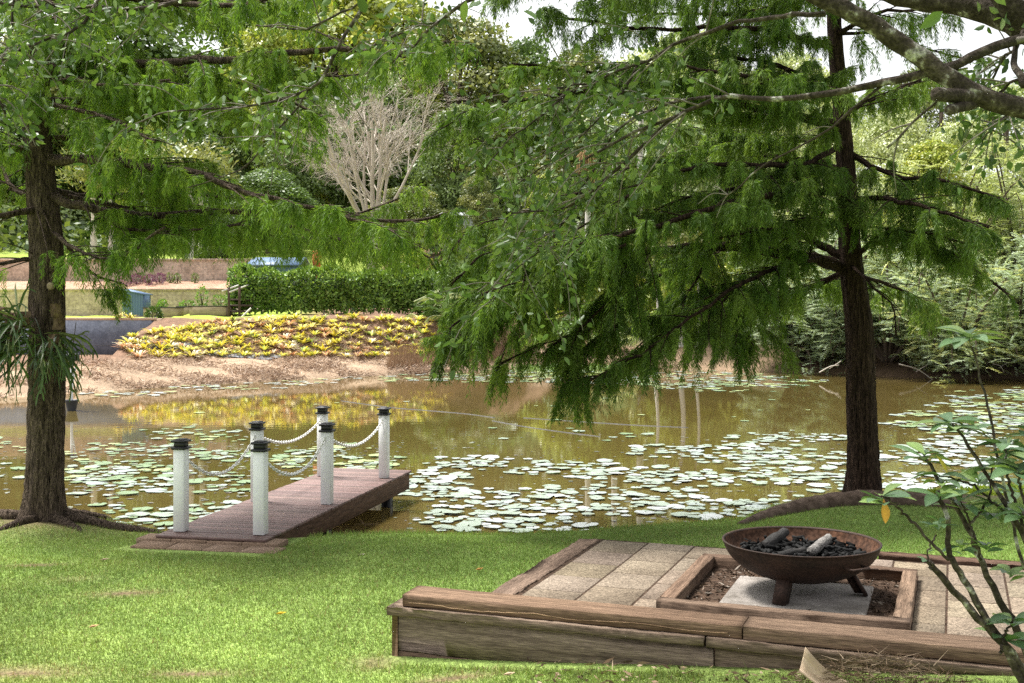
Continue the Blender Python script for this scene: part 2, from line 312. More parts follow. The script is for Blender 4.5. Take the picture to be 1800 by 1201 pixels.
col = np.where(farm[..., None], fc, col)
ny, nx = X.shape; i, j = np.meshgrid(np.arange(ny-1), np.arange(nx-1), indexing='ij')
mb = MB(); mb.add(np.stack([X, Y, Z], -1).reshape(-1, 3), np.stack([i*nx+j, i*nx+j+1, (i+1)*nx+j+1, (i+1)*nx+j], -1).reshape(-1, 4), col.reshape(-1, 3))
tag(mb.build('ground', M['ground'], smooth=True), kind='structure')
mb = MB(); wx = np.linspace(-70, 70, 15); wy = np.linspace(7, 52, 10); WX, WY = np.meshgrid(wx, wy); i, j = np.meshgrid(np.arange(9), np.arange(14), indexing='ij')
mb.add(np.stack([WX, WY, WX*0], -1).reshape(-1, 3), np.stack([i*15+j, i*15+j+1, (i+1)*15+j+1, (i+1)*15+j], -1).reshape(-1, 4))
tag(mb.build('pond_water', M['water'], smooth=True), kind='structure')
def hz(x, y): return float(height(np.array([x]), np.array([y]))[0])

# ------------------------------------------------------------------ near lawn grass
n = 780000
yy = 5.6*(15/5.6)**R.rand(n); xx = (R.rand(n)*1.15-.575)*1800/F*yy*1.05
pu, pv = plocal(xx, yy)
lipn = np.interp(xx, LIP[:, 0], LIP[:, 1])
g, b = lawn_colour(xx, yy)
ok = (yy < lipn+.08+.12*np.sin(xx*7)*np.sin(xx*3)) & ~((pv > -.13) & (pv < 3.0) & (pu > .40)) & ~((pv > -.12) & (pv < .18) & (pu > -.03))
ok &= (R.rand(n) > b*.93) & ((xx+4.39)**2+(yy-11.06)**2 > .12) & ~((((xx-3.9)/1.5)**2+((yy-12.45)/.42)**2 < 1) & (R.rand(n) < .9))
JU = np.array([math.cos(math.radians(12)), -math.sin(math.radians(12)), 0]); JV = np.array([math.sin(math.radians(12)), math.cos(math.radians(12)), 0]); J0 = np.array([-3.08, 10.26, .35])
ju = (xx-J0[0])*JU[0]+(yy-J0[1])*JU[1]; jv = (xx-J0[0])*JV[0]+(yy-J0[1])*JV[1]
ok &= ~((ju > -.18) & (ju < 1.14) & (jv > -.44)) & ~((pv > -1.0) & (pv < 0) & (pu > 2.0) & (R.rand(n) < .8))
xx, yy, g, b = xx[ok], yy[ok], g[ok], b[ok]; n = len(xx); zz = height(xx, yy)
d = np.stack([R.normal(0, .55, n), R.normal(0, .55, n), np.ones(n)], 1); a = R.rand(n)*math.pi*2
L = R.uniform(.016, .038, n)*(1+.5*(R.rand(n) < .06)); 
frin = np.exp(-(pv[ok]+.16)**2/.004)*(pu[ok] > -.1)+np.exp(-(yy-np.interp(xx, LIP[:, 0], LIP[:, 1]))**2/.01); L = L*(1+1.1*np.clip(frin, 0, 1)*R.rand(n))
c = g*R.uniform(.65, 1.38, (n, 1)); c[R.rand(n) < .12] *= np.array([1.35, 1.2, 1.6]); c = np.where((R.rand(n) < .07+.5*b)[:, None], np.array([.30, .24, .12])*R.uniform(.7, 1.2, (n, 1)), c)
mb = MB(); blades(mb, np.stack([xx, yy, zz-.004], 1), d, np.stack([np.cos(a), np.sin(a), a*0], 1), L, R.uniform(.0042, .0078, n), c)
tag(mb.build('grass', M['grass']), 'short bright green lawn grass in front of the pond', 'grass', kind='stuff')

# ------------------------------------------------------------------ jetty
jr = math.radians(-12)
jet = tag(empty('jetty', J0, jr), 'short dark brown timber jetty with six white posts reaching into the pond', 'jetty')
JL, JW = 4.3, .99
mb = MB(); nb = 46; bw = JL/nb
for k in range(nb):
    c = rnd.uniform(.68, 1.25); box(mb, (-.012+rnd.uniform(-.004, .004), k*bw+.005, -.026), (JW+.012+rnd.uniform(-.004, .004), (k+1)*bw-.005, rnd.uniform(-.0015, .0015)), (c, c*rnd.uniform(.96, 1.03), c), .003)
mb.build('deck', M['deck'], jet)
for x0 in (.01, JW-.055):
    mb = MB(); box(mb, (x0, .02, -.22), (x0+.045, JL-.03, -.03), bev=.004); mb.build('side_beam', M['beam'], jet)
mb = MB(); box(mb, (.06, JL-.075, -.21), (JW-.06, JL-.035, -.03), bev=.004); mb.build('end_beam', M['beam'], jet)
mb = MB(); box(mb, (.06, .05, -.21), (JW-.06, .09, -.03), bev=.004); mb.build('end_beam', M['beam'], jet)
for vx, vy in ((.12, 1.75), (JW-.12, 1.75), (.12, 3.75), (JW-.12, 3.75)):
    mb = MB(); box(mb, (vx-.055, vy-.055, -1.1), (vx+.055, vy+.055, -.032), bev=.006); mb.build('pile', M['black'], jet)
PS = [(.125, .20), (.125, 1.80), (.125, 3.62), (JW-.115, .20), (JW-.115, 1.80), (JW-.115, 3.62)]
for vx, vy in PS:
    mb = MB(); box(mb, (vx-.05, vy-.05, .004), (vx+.05, vy+.05, .73), bev=.003)
    mb.build('post', M['white'], jet)
    pc = MB()
    box(pc, (vx-.066, vy-.066, .724), (vx+.066, vy+.066, .746), bev=.004); box(pc, (vx-.047, vy-.047, .744), (vx+.047, vy+.047, .79), bev=.003)
    box(pc, (vx-.066, vy-.066, .786), (vx+.066, vy+.066, .806), bev=.005); box(pc, (vx-.045, vy-.045, .804), (vx+.045, vy+.045, .816), bev=.004)
    c = pc.build('cap', M['black'], jet.children[-1])
def chain(a, b, sag, label):
    a, b = np.array(a), np.array(b); mb = MB(); L = np.linalg.norm(b-a); n = int(L/.034)
    for k in range(n):
        u = (k+.5)/n; p = a+(b-a)*u; p[2] -= sag*4*u*(1-u); tn = (b-a)/L+np.array([0, 0, -sag*4*(1-2*u)/L]); tn = tn/np.linalg.norm(tn)
        s = np.cross(tn, [0, 0, 1.]); s /= np.linalg.norm(s); q = np.cross(s, tn); s2 = s if k % 2 else q
        th = np.arange(9)/8*2*math.pi; pts = p+np.outer(np.cos(th)*.027, tn)+np.outer(np.sin(th)*.0145, s2)
        tube(mb, pts, .0058, 4, cap=False)
    tube(mb, [a, a+np.array([0, 0, .02])], .008, 5); tube(mb, [b, b+np.array([0, 0, .02])], .008, 5)
    o = mb.build('chain', M['chain'], loc=J0, rot=(0, 0, jr), smooth=True)
    tag(o, label, 'chain', 'white chains between the jetty posts')
for i0, sg, lb in ((0, .26, 'white chain between the first two posts on the left bank side of the jetty'), (1, .15, 'white chain to the farthest post of the jetty row nearer the left bank'),
                   (3, .24, 'white chain hanging between the front and middle posts along the open edge of the jetty'), (4, .17, 'white chain to the post at the open far corner of the jetty')):
    a, b = PS[i0], PS[i0+1]; chain((a[0], a[1]+.055, .66), (b[0], b[1]-.055, .66), sg, lb)
mb = MB()
for r in range(2):
    for k in range(4):
        u0 = -.18+k*.33+.08*r; box(mb, (u0, -.20-r*.24, -.10), (u0+.322, -.20-r*.24+.232, -.03-.018*r+rnd.uniform(-.003, .003)), bev=.004)
tag(mb.build('paving', M['paver2'], loc=J0+JV*.17, rot=(0, 0, jr)), kind='structure')

# ------------------------------------------------------------------ sleeper wall, patio, fire bowl
wl = tag(empty('sleeper_wall', W0, -PR), 'low weathered timber sleeper wall along the front of the paved fire area', 'retaining wall')
def sleeper(mb, a, b, axis=0, dev=.006, col=(1, 1, 1), seg=26):
    """rough timber: box subdivided along its length with uneven, worn edges"""
    a = np.array(a, float); b = np.array(b, float); o = [k for k in range(3) if k != axis]; ns = max(4, int(seg*(b[axis]-a[axis])))
    e = min(.0035, .35*min(b[o[0]]-a[o[0]], b[o[1]]-a[o[1]])); y0, y1, z0, z1 = a[o[0]], b[o[0]], a[o[1]], b[o[1]]
    prof = [(y0+e, z0), (y1-e, z0), (y1, z0+e), (y1, (z0+z1)/2), (y1, z1-e), (y1-e, z1), ((y0+y1)/2, z1), (y0+e, z1), (y0, z1-e), (y0, (z0+z1)/2), (y0, z0+e)]
    npf = len(prof); V = np.zeros((ns+1, npf, 3)); t = np.linspace(a[axis], b[axis], ns+1)
    off = np.cumsum(R.normal(0, 1, (ns+1, npf, 2)), 0)*dev*.25; off -= off.mean(0); off = np.clip(off, -dev*1.5, dev*1.5)+R.normal(0, dev*.25, off.shape)
    for k, (p, q) in enumerate(prof): V[:, k, axis] = t; V[:, k, o[0]] = p+off[:, k, 0]; V[:, k, o[1]] = q+off[:, k, 1]
    i, j = np.meshgrid(np.arange(ns), np.arange(npf), indexing='ij'); j2 = (j+1) % npf
    f = np.stack([i*npf+j, i*npf+j2, (i+1)*npf+j2, (i+1)*npf+j], -1).reshape(-1, 4)
    mb.add(V.reshape(-1, 3), f, col); base = mb.n-len(V.reshape(-1, 3))
    for oo in (base, base+ns*npf): mb.f3.append(np.array([(oo, oo+k, oo+k+1) for k in range(1, npf-1)]))
    return mb
WLn = 4.6
def part(name, m, par, *ss):
    mb = MB()
    for a, b, ax, dv, c in ss: sleeper(mb, a, b, ax, dv, c)
    return mb.build(name, m, par)
part('face_board', M['sleeper'], wl, ((.03, .006, .17), (2.02, .05, .393), 0, .003, (1.0, 1.0, 1.0)))
part('face_board', M['sleeper'], wl, ((2.03, .006, .16), (WLn, .05, .393), 0, .003, (.8, .77, .75)))
part('foot_board', M['sleeper'], wl, ((.03, .010, -.06), (WLn, .05, .162), 0, .004, (.75, .66, .6)))
part('end_board', M['sleeper'], wl, ((-.012, .0, -.05), (.028, .24, .393), 1, .003, (.95, .8, .65)))
part('bearer_sleeper', M['sleeper'], wl, ((-.04, -.022, .396), (1.97, .21, .447), 0, .004, (.95, .93, .9)))
part('bearer_sleeper', M['sleeper'], wl, ((1.985, -.022, .395), (WLn, .21, .445), 0, .004, (.78, .75, .72)))
part('cap_sleeper', M['sleeper'], wl, ((.055, .012, .450), (2.18, .25, .524), 0, .0015, (.97, .84, .73)))
part('cap_sleeper', M['sleeper'], wl, ((2.19, .010, .449), (WLn, .25, .527), 0, .0015, (.94, .84, .75)))
# worm tracks eaten along the cap's front edge: shallow pale grooves
mb = MB(); u = np.linspace(.1, 2.1, 90); zt = .470+.006*np.sin(u*9)+.008*np.cumsum(R.normal(0, .35, 90)).clip(-2, 2)*.5; tube(mb, np.stack([u, u*0+.010, zt], 1), .003, 4, (1.9, 1.7, 1.35)); mb.build('worn_seam', M['sleeper'], wl)
# paved area
mb = MB()
for r in range(12):
    for k in range(6):
        u0 = .525+r*.392; u1 = u0+.378; v0 = .22+k*.455+(.23 if r % 2 else 0); v1 = v0+.438
        if v0 > 2.9: continue
        v1 = min(v1, 2.96)
        if k == 0 and r % 2: box(mb, (u0, .22, .0), (u1, v0-.005, .250), (.95, .94, .92), .006)
        if u1 > 1.5 and u0 < 3.06 and v1 > .78 and v0 < 2.38:      # cut the pavers round the timber frame
            if u0 < 1.46: u1 = 1.496
            elif u1 > 3.09: u0 = 3.064
            elif v0 < .70: v1 = .776
            elif v1 > 2.46: v0 = 2.384
            else: continue
        c = rnd.uniform(.78, 1.13); zt = rnd.uniform(-.0012, .0012)
        box(mb, (u0, v0, .0), (u1, v1, .252+zt), (c, c*rnd.uniform(.96, 1.02), c*rnd.uniform(.88, 1.0)), .003)
tag(mb.build('patio_paving', M['paver'], loc=W0+np.array([0, 0, .1]), rot=(0, 0, -PR)), kind='structure')
mb = MB(); box(mb, (.42, .21, 0), (6, 2.98, .3485)); tag(mb.build('patio_bed', M['mulch'], loc=W0, rot=(0, 0, -PR)), kind='structure')
# turn grain along the sleeper by building it along local x
def edge_obj(p, ang, ln, w, h, label, col, dev):
    mb = MB(); sleeper(mb, (0, -w/2, 0), (ln, w/2, h), 0, dev, col); o = mb.build('edging_sleeper', M['sleeper'], loc=p, rot=(0, 0, ang)); return tag(o, label, 'timber sleeper', 'old sleepers edging the paved area')
edge_obj(W0+PU*.40+PV*.28+np.array([0, 0, .20]), math.pi/2-PR, 2.62, .17, .155, 'cracked grey sleeper laid between the lawn and the paving', (.80, .74, .72), .010)
edge_obj(W0+PU*2.75+PV*3.06+np.array([0, 0, .24]), -PR, 3.4, .13, .14, 'dark brown sleeper along the back of the paving behind the fire bowl', (.55, .45, .42), .006)
# timber square round the fire bowl
S0 = W0+PU*1.50+PV*.78
sq = tag(empty('timber_surround', S0, -PR), 'square timber frame full of mulch around the fire bowl', 'timber frame'); SQ = 1.56
part('rail', M['sleeper'], sq, ((0, 0, .2), (SQ, .10, .43), 0, .003, (.72, .66, .62)))
part('rail', M['sleeper'], sq, ((0, SQ-.1, .2), (SQ, SQ, .43), 0, .004, (.62, .54, .5)))
mb = MB(); sleeper(mb, (.102, -.1, .2), (SQ-.102, 0, .434), 0, .004, (.78, .68, .62)); mb.build('rail', M['sleeper'], sq, loc=(0, 0, 0), rot=(0, 0, math.pi/2))
mb = MB(); sleeper(mb, (.102, -.1, .2), (SQ-.102, 0, .434), 0, .004, (.95, .86, .78)); mb.build('rail', M['sleeper'], sq, loc=(SQ-.1, 0, 0), rot=(0, 0, math.pi/2))
mb = MB(); gx = np.linspace(.09, SQ-.09, 28); GX, GY = np.meshgrid(gx, gx); GZ = .34+R.normal(0, .007, GX.shape); i, j = np.meshgrid(np.arange(27), np.arange(27), indexing='ij')
mb.add(np.stack([GX, GY, GZ], -1).reshape(-1, 3), np.stack([i*28+j, i*28+j+1, (i+1)*28+j+1, (i+1)*28+j], -1).reshape(-1, 4), (.06, .04, .03))
n = 2600; o = np.stack([R.uniform(.11, SQ-.11, n), R.uniform(.11, SQ-.11, n), R.uniform(.34, .36, n)], 1)
keep = ~((o[:, 0] > .35) & (o[:, 0] < 1.27) & (o[:, 1] > .33) & (o[:, 1] < 1.16)) | (R.rand(n) < .0); o = o[keep]; n = len(o)
d = rdir(n); d[:, 2] *= .35; pal = np.array([(.03, .02, .014), (.06, .038, .025), (.10, .07, .05), (.18, .14, .11), (.28, .24, .20)]); leaves(mb, o, d, rdir(n), R.uniform(.02, .07, n), R.uniform(.006, .016, n), pal[np.minimum(R.geometric(.42, n)-1, 4)])
tag(mb.build('bark_mulch', M['chip'], loc=S0, rot=(0, 0, -PR)), 'dark bark mulch inside the timber frame under the fire bowl', 'mulch', kind='stuff')
mb = MB(); box(mb, (.34, .31, .30), (1.28, 1.18, .368), bev=.008); tag(mb.build('concrete_slab', M['slab'], loc=S0, rot=(0, 0, -PR)), 'pale concrete slab under the rusty fire bowl', 'slab')
FB = P(1408, 957, 8.15); FB[2] = .37; RB = .53
fb = tag(empty('fire_bowl', FB, 0), 'wide rusty steel fire bowl on three short splayed legs', 'fire bowl')
def lathe(mb, prof, n=64, col=None):
    p = np.asarray(prof, float); a = np.arange(n)*2*math.pi/n; v = np.stack([p[:, None, 0]*np.cos(a), p[:, None, 0]*np.sin(a), np.broadcast_to(p[:, 1:2], (len(p), n))], -1)
    i, j = np.meshgrid(np.arange(len(p)-1), np.arange(n), indexing='ij'); j2 = (j+1) % n
    return mb.add(v.reshape(-1, 3), np.stack([i*n+j, i*n+j2, (i+1)*n+j2, (i+1)*n+j], -1).reshape(-1, 4), col)
th = np.linspace(0, 1, 18)
def prof(r, h, z): 
    a = th*math.pi/2*.93; k = math.sin(math.pi/2*.93); return np.stack([r*(np.sin(a)/k)**.93+1e-4, z+h*(1-np.cos(a)/1)/(1-math.cos(math.pi/2*.93))], 1)
rimz = .345; po = prof(RB, .265, rimz-.265); 
mb = MB(); lathe(mb, np.vstack([po, [(RB+.007, rimz+.002), (RB+.006, rimz+.008), (RB-.006, rimz+.008), (RB-.009, rimz-.002)]])); mb.build('bowl', M['rust'], fb, smooth=True)
mb = MB(); pi_ = prof(RB-.008, .255, rimz-.258); lathe(mb, pi_[::-1]); mb.build('bowl_lining', M['rust_in'], fb, smooth=True)
for an in (math.radians(-123), math.radians(-14), math.radians(95)):
    mb = MB(); dx = np.array([math.cos(an), math.sin(an), 0]); sx = np.array([-dx[1], dx[0], 0])
    a, b = dx*.335+np.array([0, 0, .165]), dx*.43+np.array([0, 0, .0]); w_ = .045
    v = [];
    for p in (b, a):
        for s1, s2 in ((-1, -1), (1, -1), (1, 1), (-1, 1)): v.append(p+sx*w_*s1+dx*.012*s2+np.array([0, 0, .004 if p is b else .0]))
    mb.add(v, BF)
    # folded flange makes an L-shaped leg
    v = []
    for p in (b, a):
        for s1, s2 in ((0, 0), (.014, 0), (.014, 1), (0, 1)): v.append(p+sx*(w_-s1)+dx*(-.013-.06*s2)+np.array([0, 0, .004]))
    mb.add(v, BF)
    mb.build('leg', M['rust'], fb)
for an in (math.radians(-62), math.radians(118)):
    mb = MB(); dx = np.array([math.cos(an), math.sin(an), 0]); sx = np.array([-dx[1], dx[0], 0]); zc = .265; rr = RB-.035
    q = [dx*rr-sx*.075+np.array([0, 0, zc-.0]), dx*(rr+.05)-sx*.08+np.array([0, 0, zc]), dx*(rr+.075)-sx*.07+np.array([0, 0, zc]), dx*(rr+.075)+sx*.07+np.array([0, 0, zc]), dx*(rr+.05)+sx*.08+np.array([0, 0, zc]), dx*rr+sx*.075+np.array([0, 0, zc])]
    tube(mb, q, .009, 6); mb.build('handle', M['rust'], fb, smooth=True)
mb = MB(); nq = 30; a = np.linspace(-.45, .45, nq); AX, AY = np.meshgrid(a, a); rr = np.hypot(AX, AY); AZ_ = .262+.03*np.sin(AX*14)*np.sin(AY*11)+R.normal(0, .012, AX.shape); AZ_ = np.where(rr > .42, .25, AZ_)
i, j = np.meshgrid(np.arange(nq-1), np.arange(nq-1), indexing='ij'); f = np.stack([i*nq+j, i*nq+j+1, (i+1)*nq+j+1, (i+1)*nq+j], -1).reshape(-1, 4); vv = np.stack([AX, AY, AZ_], -1).reshape(-1, 3)
f = f[(np.hypot(vv[f][..., 0], vv[f][..., 1]).max(1) < .47)]; mb.add(vv, f, (.02, .02, .02))
for k in range(420):
    r_, a_ = .43*math.sqrt(rnd.random()), rnd.uniform(0, 6.28); p = np.array([r_*math.cos(a_), r_*math.sin(a_), rnd.uniform(.255, .31)]); d = rdir(1)[0]; d[2] *= .4; tube(mb, [p-d*rnd.uniform(.015, .05), p+d*rnd.uniform(.015, .05)], rnd.uniform(.004, .014), 5, np.ones(3)*rnd.choice([.004, .006, .009, .02]))
tag(mb.build('charcoal', M['chip'], loc=FB), 'black charcoal and ash filling the fire bowl', 'charcoal', kind='stuff')
def log(p, q, r, label, m):
    mb = MB(); tube(mb, smoothline([p, q], 8), [r*.9, r*1.05, r*.8], 9, rough=.12); return tag(mb.build('burnt_log', m, loc=FB), label, 'log', 'logs in the fire bowl')
log((.02, -.19, .315), (.20, .02, .37), .034, 'pale grey half burnt log lying on the charcoal', M['ash'])
log((-.22, .12, .29), (-.04, .28, .36), .04, 'black charred log leaning at the back of the fire bowl', M['char'])
log((-.20, -.24, .305), (.0, -.14, .315), .026, 'short dark charred stick near the front of the fire bowl', M['char'])
# debris in front of the wall
mb = MB(); pts = []
nu, nv = 10, 7
for a in range(nu):
    for c_ in range(nv):
        u = a/(nu-1); v = c_/(nv-1)-.5; pts.append((u*.26+.02*v, v*.17*(1-.55*u)+.05*u*u, .17-.13*u+.06*abs(v*2)**2*(1-u)-.03*math.sin(u*3)))
i, j = np.meshgrid(np.arange(nu-1), np.arange(nv-1), indexing='ij'); mb.add(pts, np.stack([i*nv+j, i*nv+j+1, (i+1)*nv+j+1, (i+1)*nv+j], -1).reshape(-1, 4))
sh = mb.build('palm_sheath', M['sheath'], loc=P(1400, 1200, 6.3)+np.array([0, 0, -.03]), rot=(.55, .15, -.25), smooth=True); md = sh.modifiers.new('thick', 'SOLIDIFY'); md.thickness = .006
tag(sh, 'pale curled dry palm sheath lying against the sleeper wall', 'palm sheath')
mb = MB(); n = 1100; q = R.normal(0, 1, (n, 2)); o = np.stack([1.92+q[:, 0].clip(-1.6, 1.6)*.24, 6.20-.36*q[:, 0]*.24+q[:, 1]*.06, R.uniform(.0, .17, n)*np.exp(-(q[:, 0]/1.5)**2)], 1); o[:, 2] += height(o[:, 0], o[:, 1]); d = rdir(n); d[:, 2] = d[:, 2]*.5+.1; d[:, 0] *= 1.6
pal = np.array([(.06, .04, .026), (.12, .08, .05), (.20, .14, .09), (.30, .23, .16)]); blades(mb, o, d, rdir(n), R.uniform(.04, .15, n), R.uniform(.003, .007, n), pal[R.randint(0, 4, n)])
tag(mb.build('dry_fibre', M['chip']), 'tangle of brown dry palm fibre below the sleeper wall', 'plant debris', kind='stuff')
mb = MB(); n = 900; o = np.stack([R.uniform(.1, 2.9, n), R.uniform(5.6, 7.1, n), np.zeros(n)], 1); pu, pv = plocal(o[:, 0], o[:, 1]); o = o[(pv < -.02) & (pv > -.8)]; n = len(o); o[:, 2] = height(o[:, 0], o[:, 1])+.02; d = rdir(n); d[:, 2] *= .3
leaves(mb, o, d, rdir(n), R.uniform(.02, .09, n), R.uniform(.006, .02, n), pal[R.randint(0, 4, n)]*1.2)
tag(mb.build('leaf_litter', M['chip']), 'scattered brown leaf litter on the ground below the sleeper wall', 'leaf litter', kind='stuff')
leafspots = [(484, 1079, 'small yellow fallen leaf on the grass left of the sleeper wall', (.5, .36, .03)), (154, 1103, 'tan fallen leaf on the lawn below the left cypress', (.45, .3, .16)), (175, 985, 'pale brown bark flake on the lawn near the left cypress', (.38, .28, .2)),
    (627, 977, 'pale fallen leaf on the grass beside the jetty', (.6, .52, .42)), (678, 956, 'small brown leaf on the lawn edge right of the jetty', (.22, .12, .07)), (836, 1002, 'orange brown leaf on the lawn left of the grey sleeper', (.45, .25, .08)), (884, 1186, 'dry tan leaf on the grass under the sleeper wall', (.5, .38, .26))]
for px, py, lb, c in leafspots:
    p = G(px, py, .12); p = G(px, py, hz(p[0], p[1])+.03); mb = MB(); leaves(mb, np.array([[0, 0, 0.], [0, 0, .001]]), np.array([[1, .2, .12], [1, .25, .1]]), np.array([[0, 1, .4], [0, 1, -.3]]), np.array([.075, .06]), np.array([.03, .035]), c); tag(mb.build('fallen_leaf', M['dry'], loc=p, rot=(0, 0, rnd.uniform(-.5, .5))), lb, 'leaf', 'fallen leaves on the lawn')

# ------------------------------------------------------------------ lily pads
def pad_mesh(seed, c):
    r_ = random.Random(seed); mb = MB(); n = 26; v = [(0, 0, 0)]; na = .16
    for ring, rr in ((1, .55), (2, .92), (3, 1.0)):
        for k in range(n+1):
            a = na+(2*math.pi-2*na)*k/n; w_ = 1+.04*math.sin(a*3+seed)+.03*math.sin(a*7+seed*2)
            v.append((rr*w_*math.cos(a), rr*w_*math.sin(a)*.96, (.02*math.sin(a*4+seed) if ring > 1 else 0)+(.006+.02*max(0, math.sin(a*2+seed*1.7))**3 if ring == 3 else .005*ring)))
    f3 = [(0, 1+k, 2+k) for k in range(n)]; f4 = []
    for g_ in range(2):
        b_ = 1+g_*(n+1)
        for k in range(n): f4.append((b_+k, b_+n+1+k, b_+n+2+k, b_+1+k))
    mb.add(v, f4, c); mb.f3.append(np.array(f3)); return mb
padcols = [(.22, .28, .21), (.25, .30, .27), (.12, .20, .07), (.26, .32, .11), (.36, .39, .38)]  # the paler tones have white sky glare mixed into the pad colour
pmbs = [pad_mesh(k, padcols[k % 5]) for k in range(5)]
pmes = [mesh_of('lily_pad', m_, M['pad'], True) for m_ in pmbs]
def inpoly(x, y, poly):
    c = False; j = len(poly)-1
    for i in range(len(poly)):
        xi, yi = poly[i]; xj, yj = poly[j]
        if (yi > y) != (yj > y) and x < (xj-xi)*(y-yi)/(yj-yi)+xi: c = not c
        j = i
    return c
zones = [  # polygon in photo pixels on the water, tries, radius range, colour choice
 ([(735, 830), (800, 800), (960, 812), (1120, 790), (1300, 765), (1500, 760), (1510, 870), (1330, 905), (1150, 925), (1000, 938), (760, 930), (690, 905), (690, 850)], 3000, (.05, .155), (0, 0, 1, 4)),
 ([(1540, 795), (1640, 770), (1810, 740), (1810, 860), (1560, 865)], 800, (.07, .21), (0, 1, 4)),
 ([(1550, 745), (1640, 715), (1700, 692), (1820, 680), (1820, 750), (1640, 765)], 1300, (.08, .19), (3, 2, 1)),
 ([(120, 830), (310, 770), (450, 800), (440, 890), (330, 930), (170, 935), (125, 880)], 800, (.04, .14), (0, 1, 2, 2)),
 ([(-10, 770), (120, 800), (300, 745), (440, 755), (440, 810), (200, 850), (-10, 870)], 800, (.05, .14), (3, 2, 2, 0)),
 ([(450, 830), (560, 775), (720, 800), (720, 835), (560, 850)], 420, (.05, .14), (2, 0, 3)),
 ([(140, 690), (300, 681), (500, 669), (640, 661), (640, 667), (480, 680), (150, 700)], 900, (.07, .18), (3, 1, 4)),
 ([(640, 656), (860, 652), (1200, 652), (1350, 660), (1460, 672), (1300, 690), (1000, 672), (700, 668)], 2600, (.08, .22), (3, 1, 2)),
 ([(200, 700), (900, 690), (1450, 700), (1480, 770), (900, 780), (400, 750)], 60, (.05, .14), (2, 3, 0))]
pads = []; cell = {}
for poly, tries, (r0, r1), cc in zones:
    x0, x1 = min(p[0] for p in poly), max(p[0] for p in poly); y0, y1 = min(p[1] for p in poly), max(p[1] for p in poly)
    q0, q1 = 1/(y1-HZ), 1/(y0-HZ)
    for k in range(tries):
        px = rnd.uniform(x0, x1); py = rnd.uniform(y0, y1)
        if not inpoly(px+rnd.uniform(-25, 25), py+rnd.uniform(-4, 4), poly): continue
        p = G(px, py); clump = math.sin(p[0]*1.9+2*math.sin(p[1]*1.1))+math.sin(p[1]*2.3+p[0]*.7)
        if rnd.random() > .60+.42*clump: continue
        r_ = r0+(r1-r0)*rnd.random()**1.5; ju = (p-J0)@JU; jv = (p-J0)@JV
        if -.15 < ju < JW+.15 and jv < JL+.2: continue
        if p[1] < np.interp(p[0], LIP[:, 0], LIP[:, 1])+.35+r_ or p[1] > np.interp(p[0], FAR[:, 0], FAR[:, 1])-.05: continue
        key = (int(p[0]//.6), int(p[1]//.6)); bad = False
        for a in (-1, 0, 1):
            for b in (-1, 0, 1):
                for (qx, qy, qr) in cell.get((key[0]+a, key[1]+b), ()):
                    if math.hypot(p[0]-qx, p[1]-qy) < .74*(qr+r_): bad = True; break
        if bad: continue
        cell.setdefault(key, []).append((p[0], p[1], r_)); pads.append((r_/p[1], p[0], p[1], r_, rnd.choice(cc)))
pads.sort(reverse=True)
PADLAB = {0: 'grey green lily pad with a notched rim floating among the lilies', 1: 'lily pad coloured pale silvery for sky sheen, floating among the lilies', 2: 'dark green lily pad floating among the lilies', 3: 'yellow green lily pad floating in a lily drift', 4: 'lily pad coloured whitish for sky glare, floating among the lilies'}
rest = MB()
for k, (_, x, y, r_, ci) in enumerate(pads):
    rz, tx, ty, zz = rnd.uniform(0, 6.28), rnd.gauss(0, .035), rnd.gauss(0, .035), rnd.uniform(.006, .022)
    if k < 300:
        o = bpy.data.objects.new('lily_pad', pmes[ci]); C.objects.link(o); o.location = (x, y, zz+r_*.03); o.scale = (r_, r_, r_); o.rotation_euler = (tx, ty, rz)
        tag(o, PADLAB[ci], 'lily pad', 'lily pads on the pond')
    else:
        m_ = pmbs[ci]; Rm = np.array(Matrix.Rotation(rz, 3, 'Z')); v = m_.v[0]@Rm.T*r_+np.array([x, y, zz])
        b_ = rest.n; rest.add(v, m_.f4[0], m_.c[0]); rest.f3.append(m_.f3[0]+b_)
tag(rest.build('lily_pads', M['pad'], smooth=True), 'drifts of smaller lily pads spread over the pond', 'lily pads', kind='stuff')
print('pads', len(pads))
mb = MB(); n = 1500
for k in range(n):
    zn = zones[rnd.choice([0, 0, 1, 3, 3, 4, 5])][0]; x0, x1 = min(p[0] for p in zn), max(p[0] for p in zn); y0, y1 = min(p[1] for p in zn), max(p[1] for p in zn)
    px, py = rnd.uniform(x0, x1), rnd.uniform(y0, y1); p = G(px, py); r_ = rnd.uniform(.012, .05)
    if p[1] < np.interp(p[0], LIP[:, 0], LIP[:, 1])+.3: continue
    a = rnd.uniform(0, 6.28); pts = [(p[0]+r_*math.cos(a+q)*rnd.uniform(.6, 1.3), p[1]+r_*math.sin(a+q)*rnd.uniform(.6, 1.3), .003+rnd.uniform(0, .004)) for q in (0, 1.57, 3.14, 4.71)]
    mb.add(pts, [(0, 1, 2, 3)], rnd.choice([(.05, .06, .03), (.2, .22, .15), (.10, .08, .05)]))
tag(mb.build('floating_weed', M['pad']), 'specks of weed and dead leaf floating between the lily pads', 'pond weed', kind='stuff')
# two lines floating on the pond
for pts, lb in (([(600, 705), (650, 712), (700, 718), (750, 722), (820, 728), (870, 735)], 'grey line floating on the pond behind the jetty'), ([(865, 740), (920, 750), (990, 760), (1055, 768)], 'grey line floating in the middle of the pond'), ([(920, 735), (1010, 741), (1120, 748), (1210, 752)], 'faint grey line floating farther out on the pond')):
    mb = MB(); tube(mb, smoothline([G(a, b)+np.array([0, 0, .004]) for a, b in pts], 40), .0055, 5); tag(mb.build('floating_line', M['liner'], smooth=True), lb, 'rope', 'lines floating on the pond')
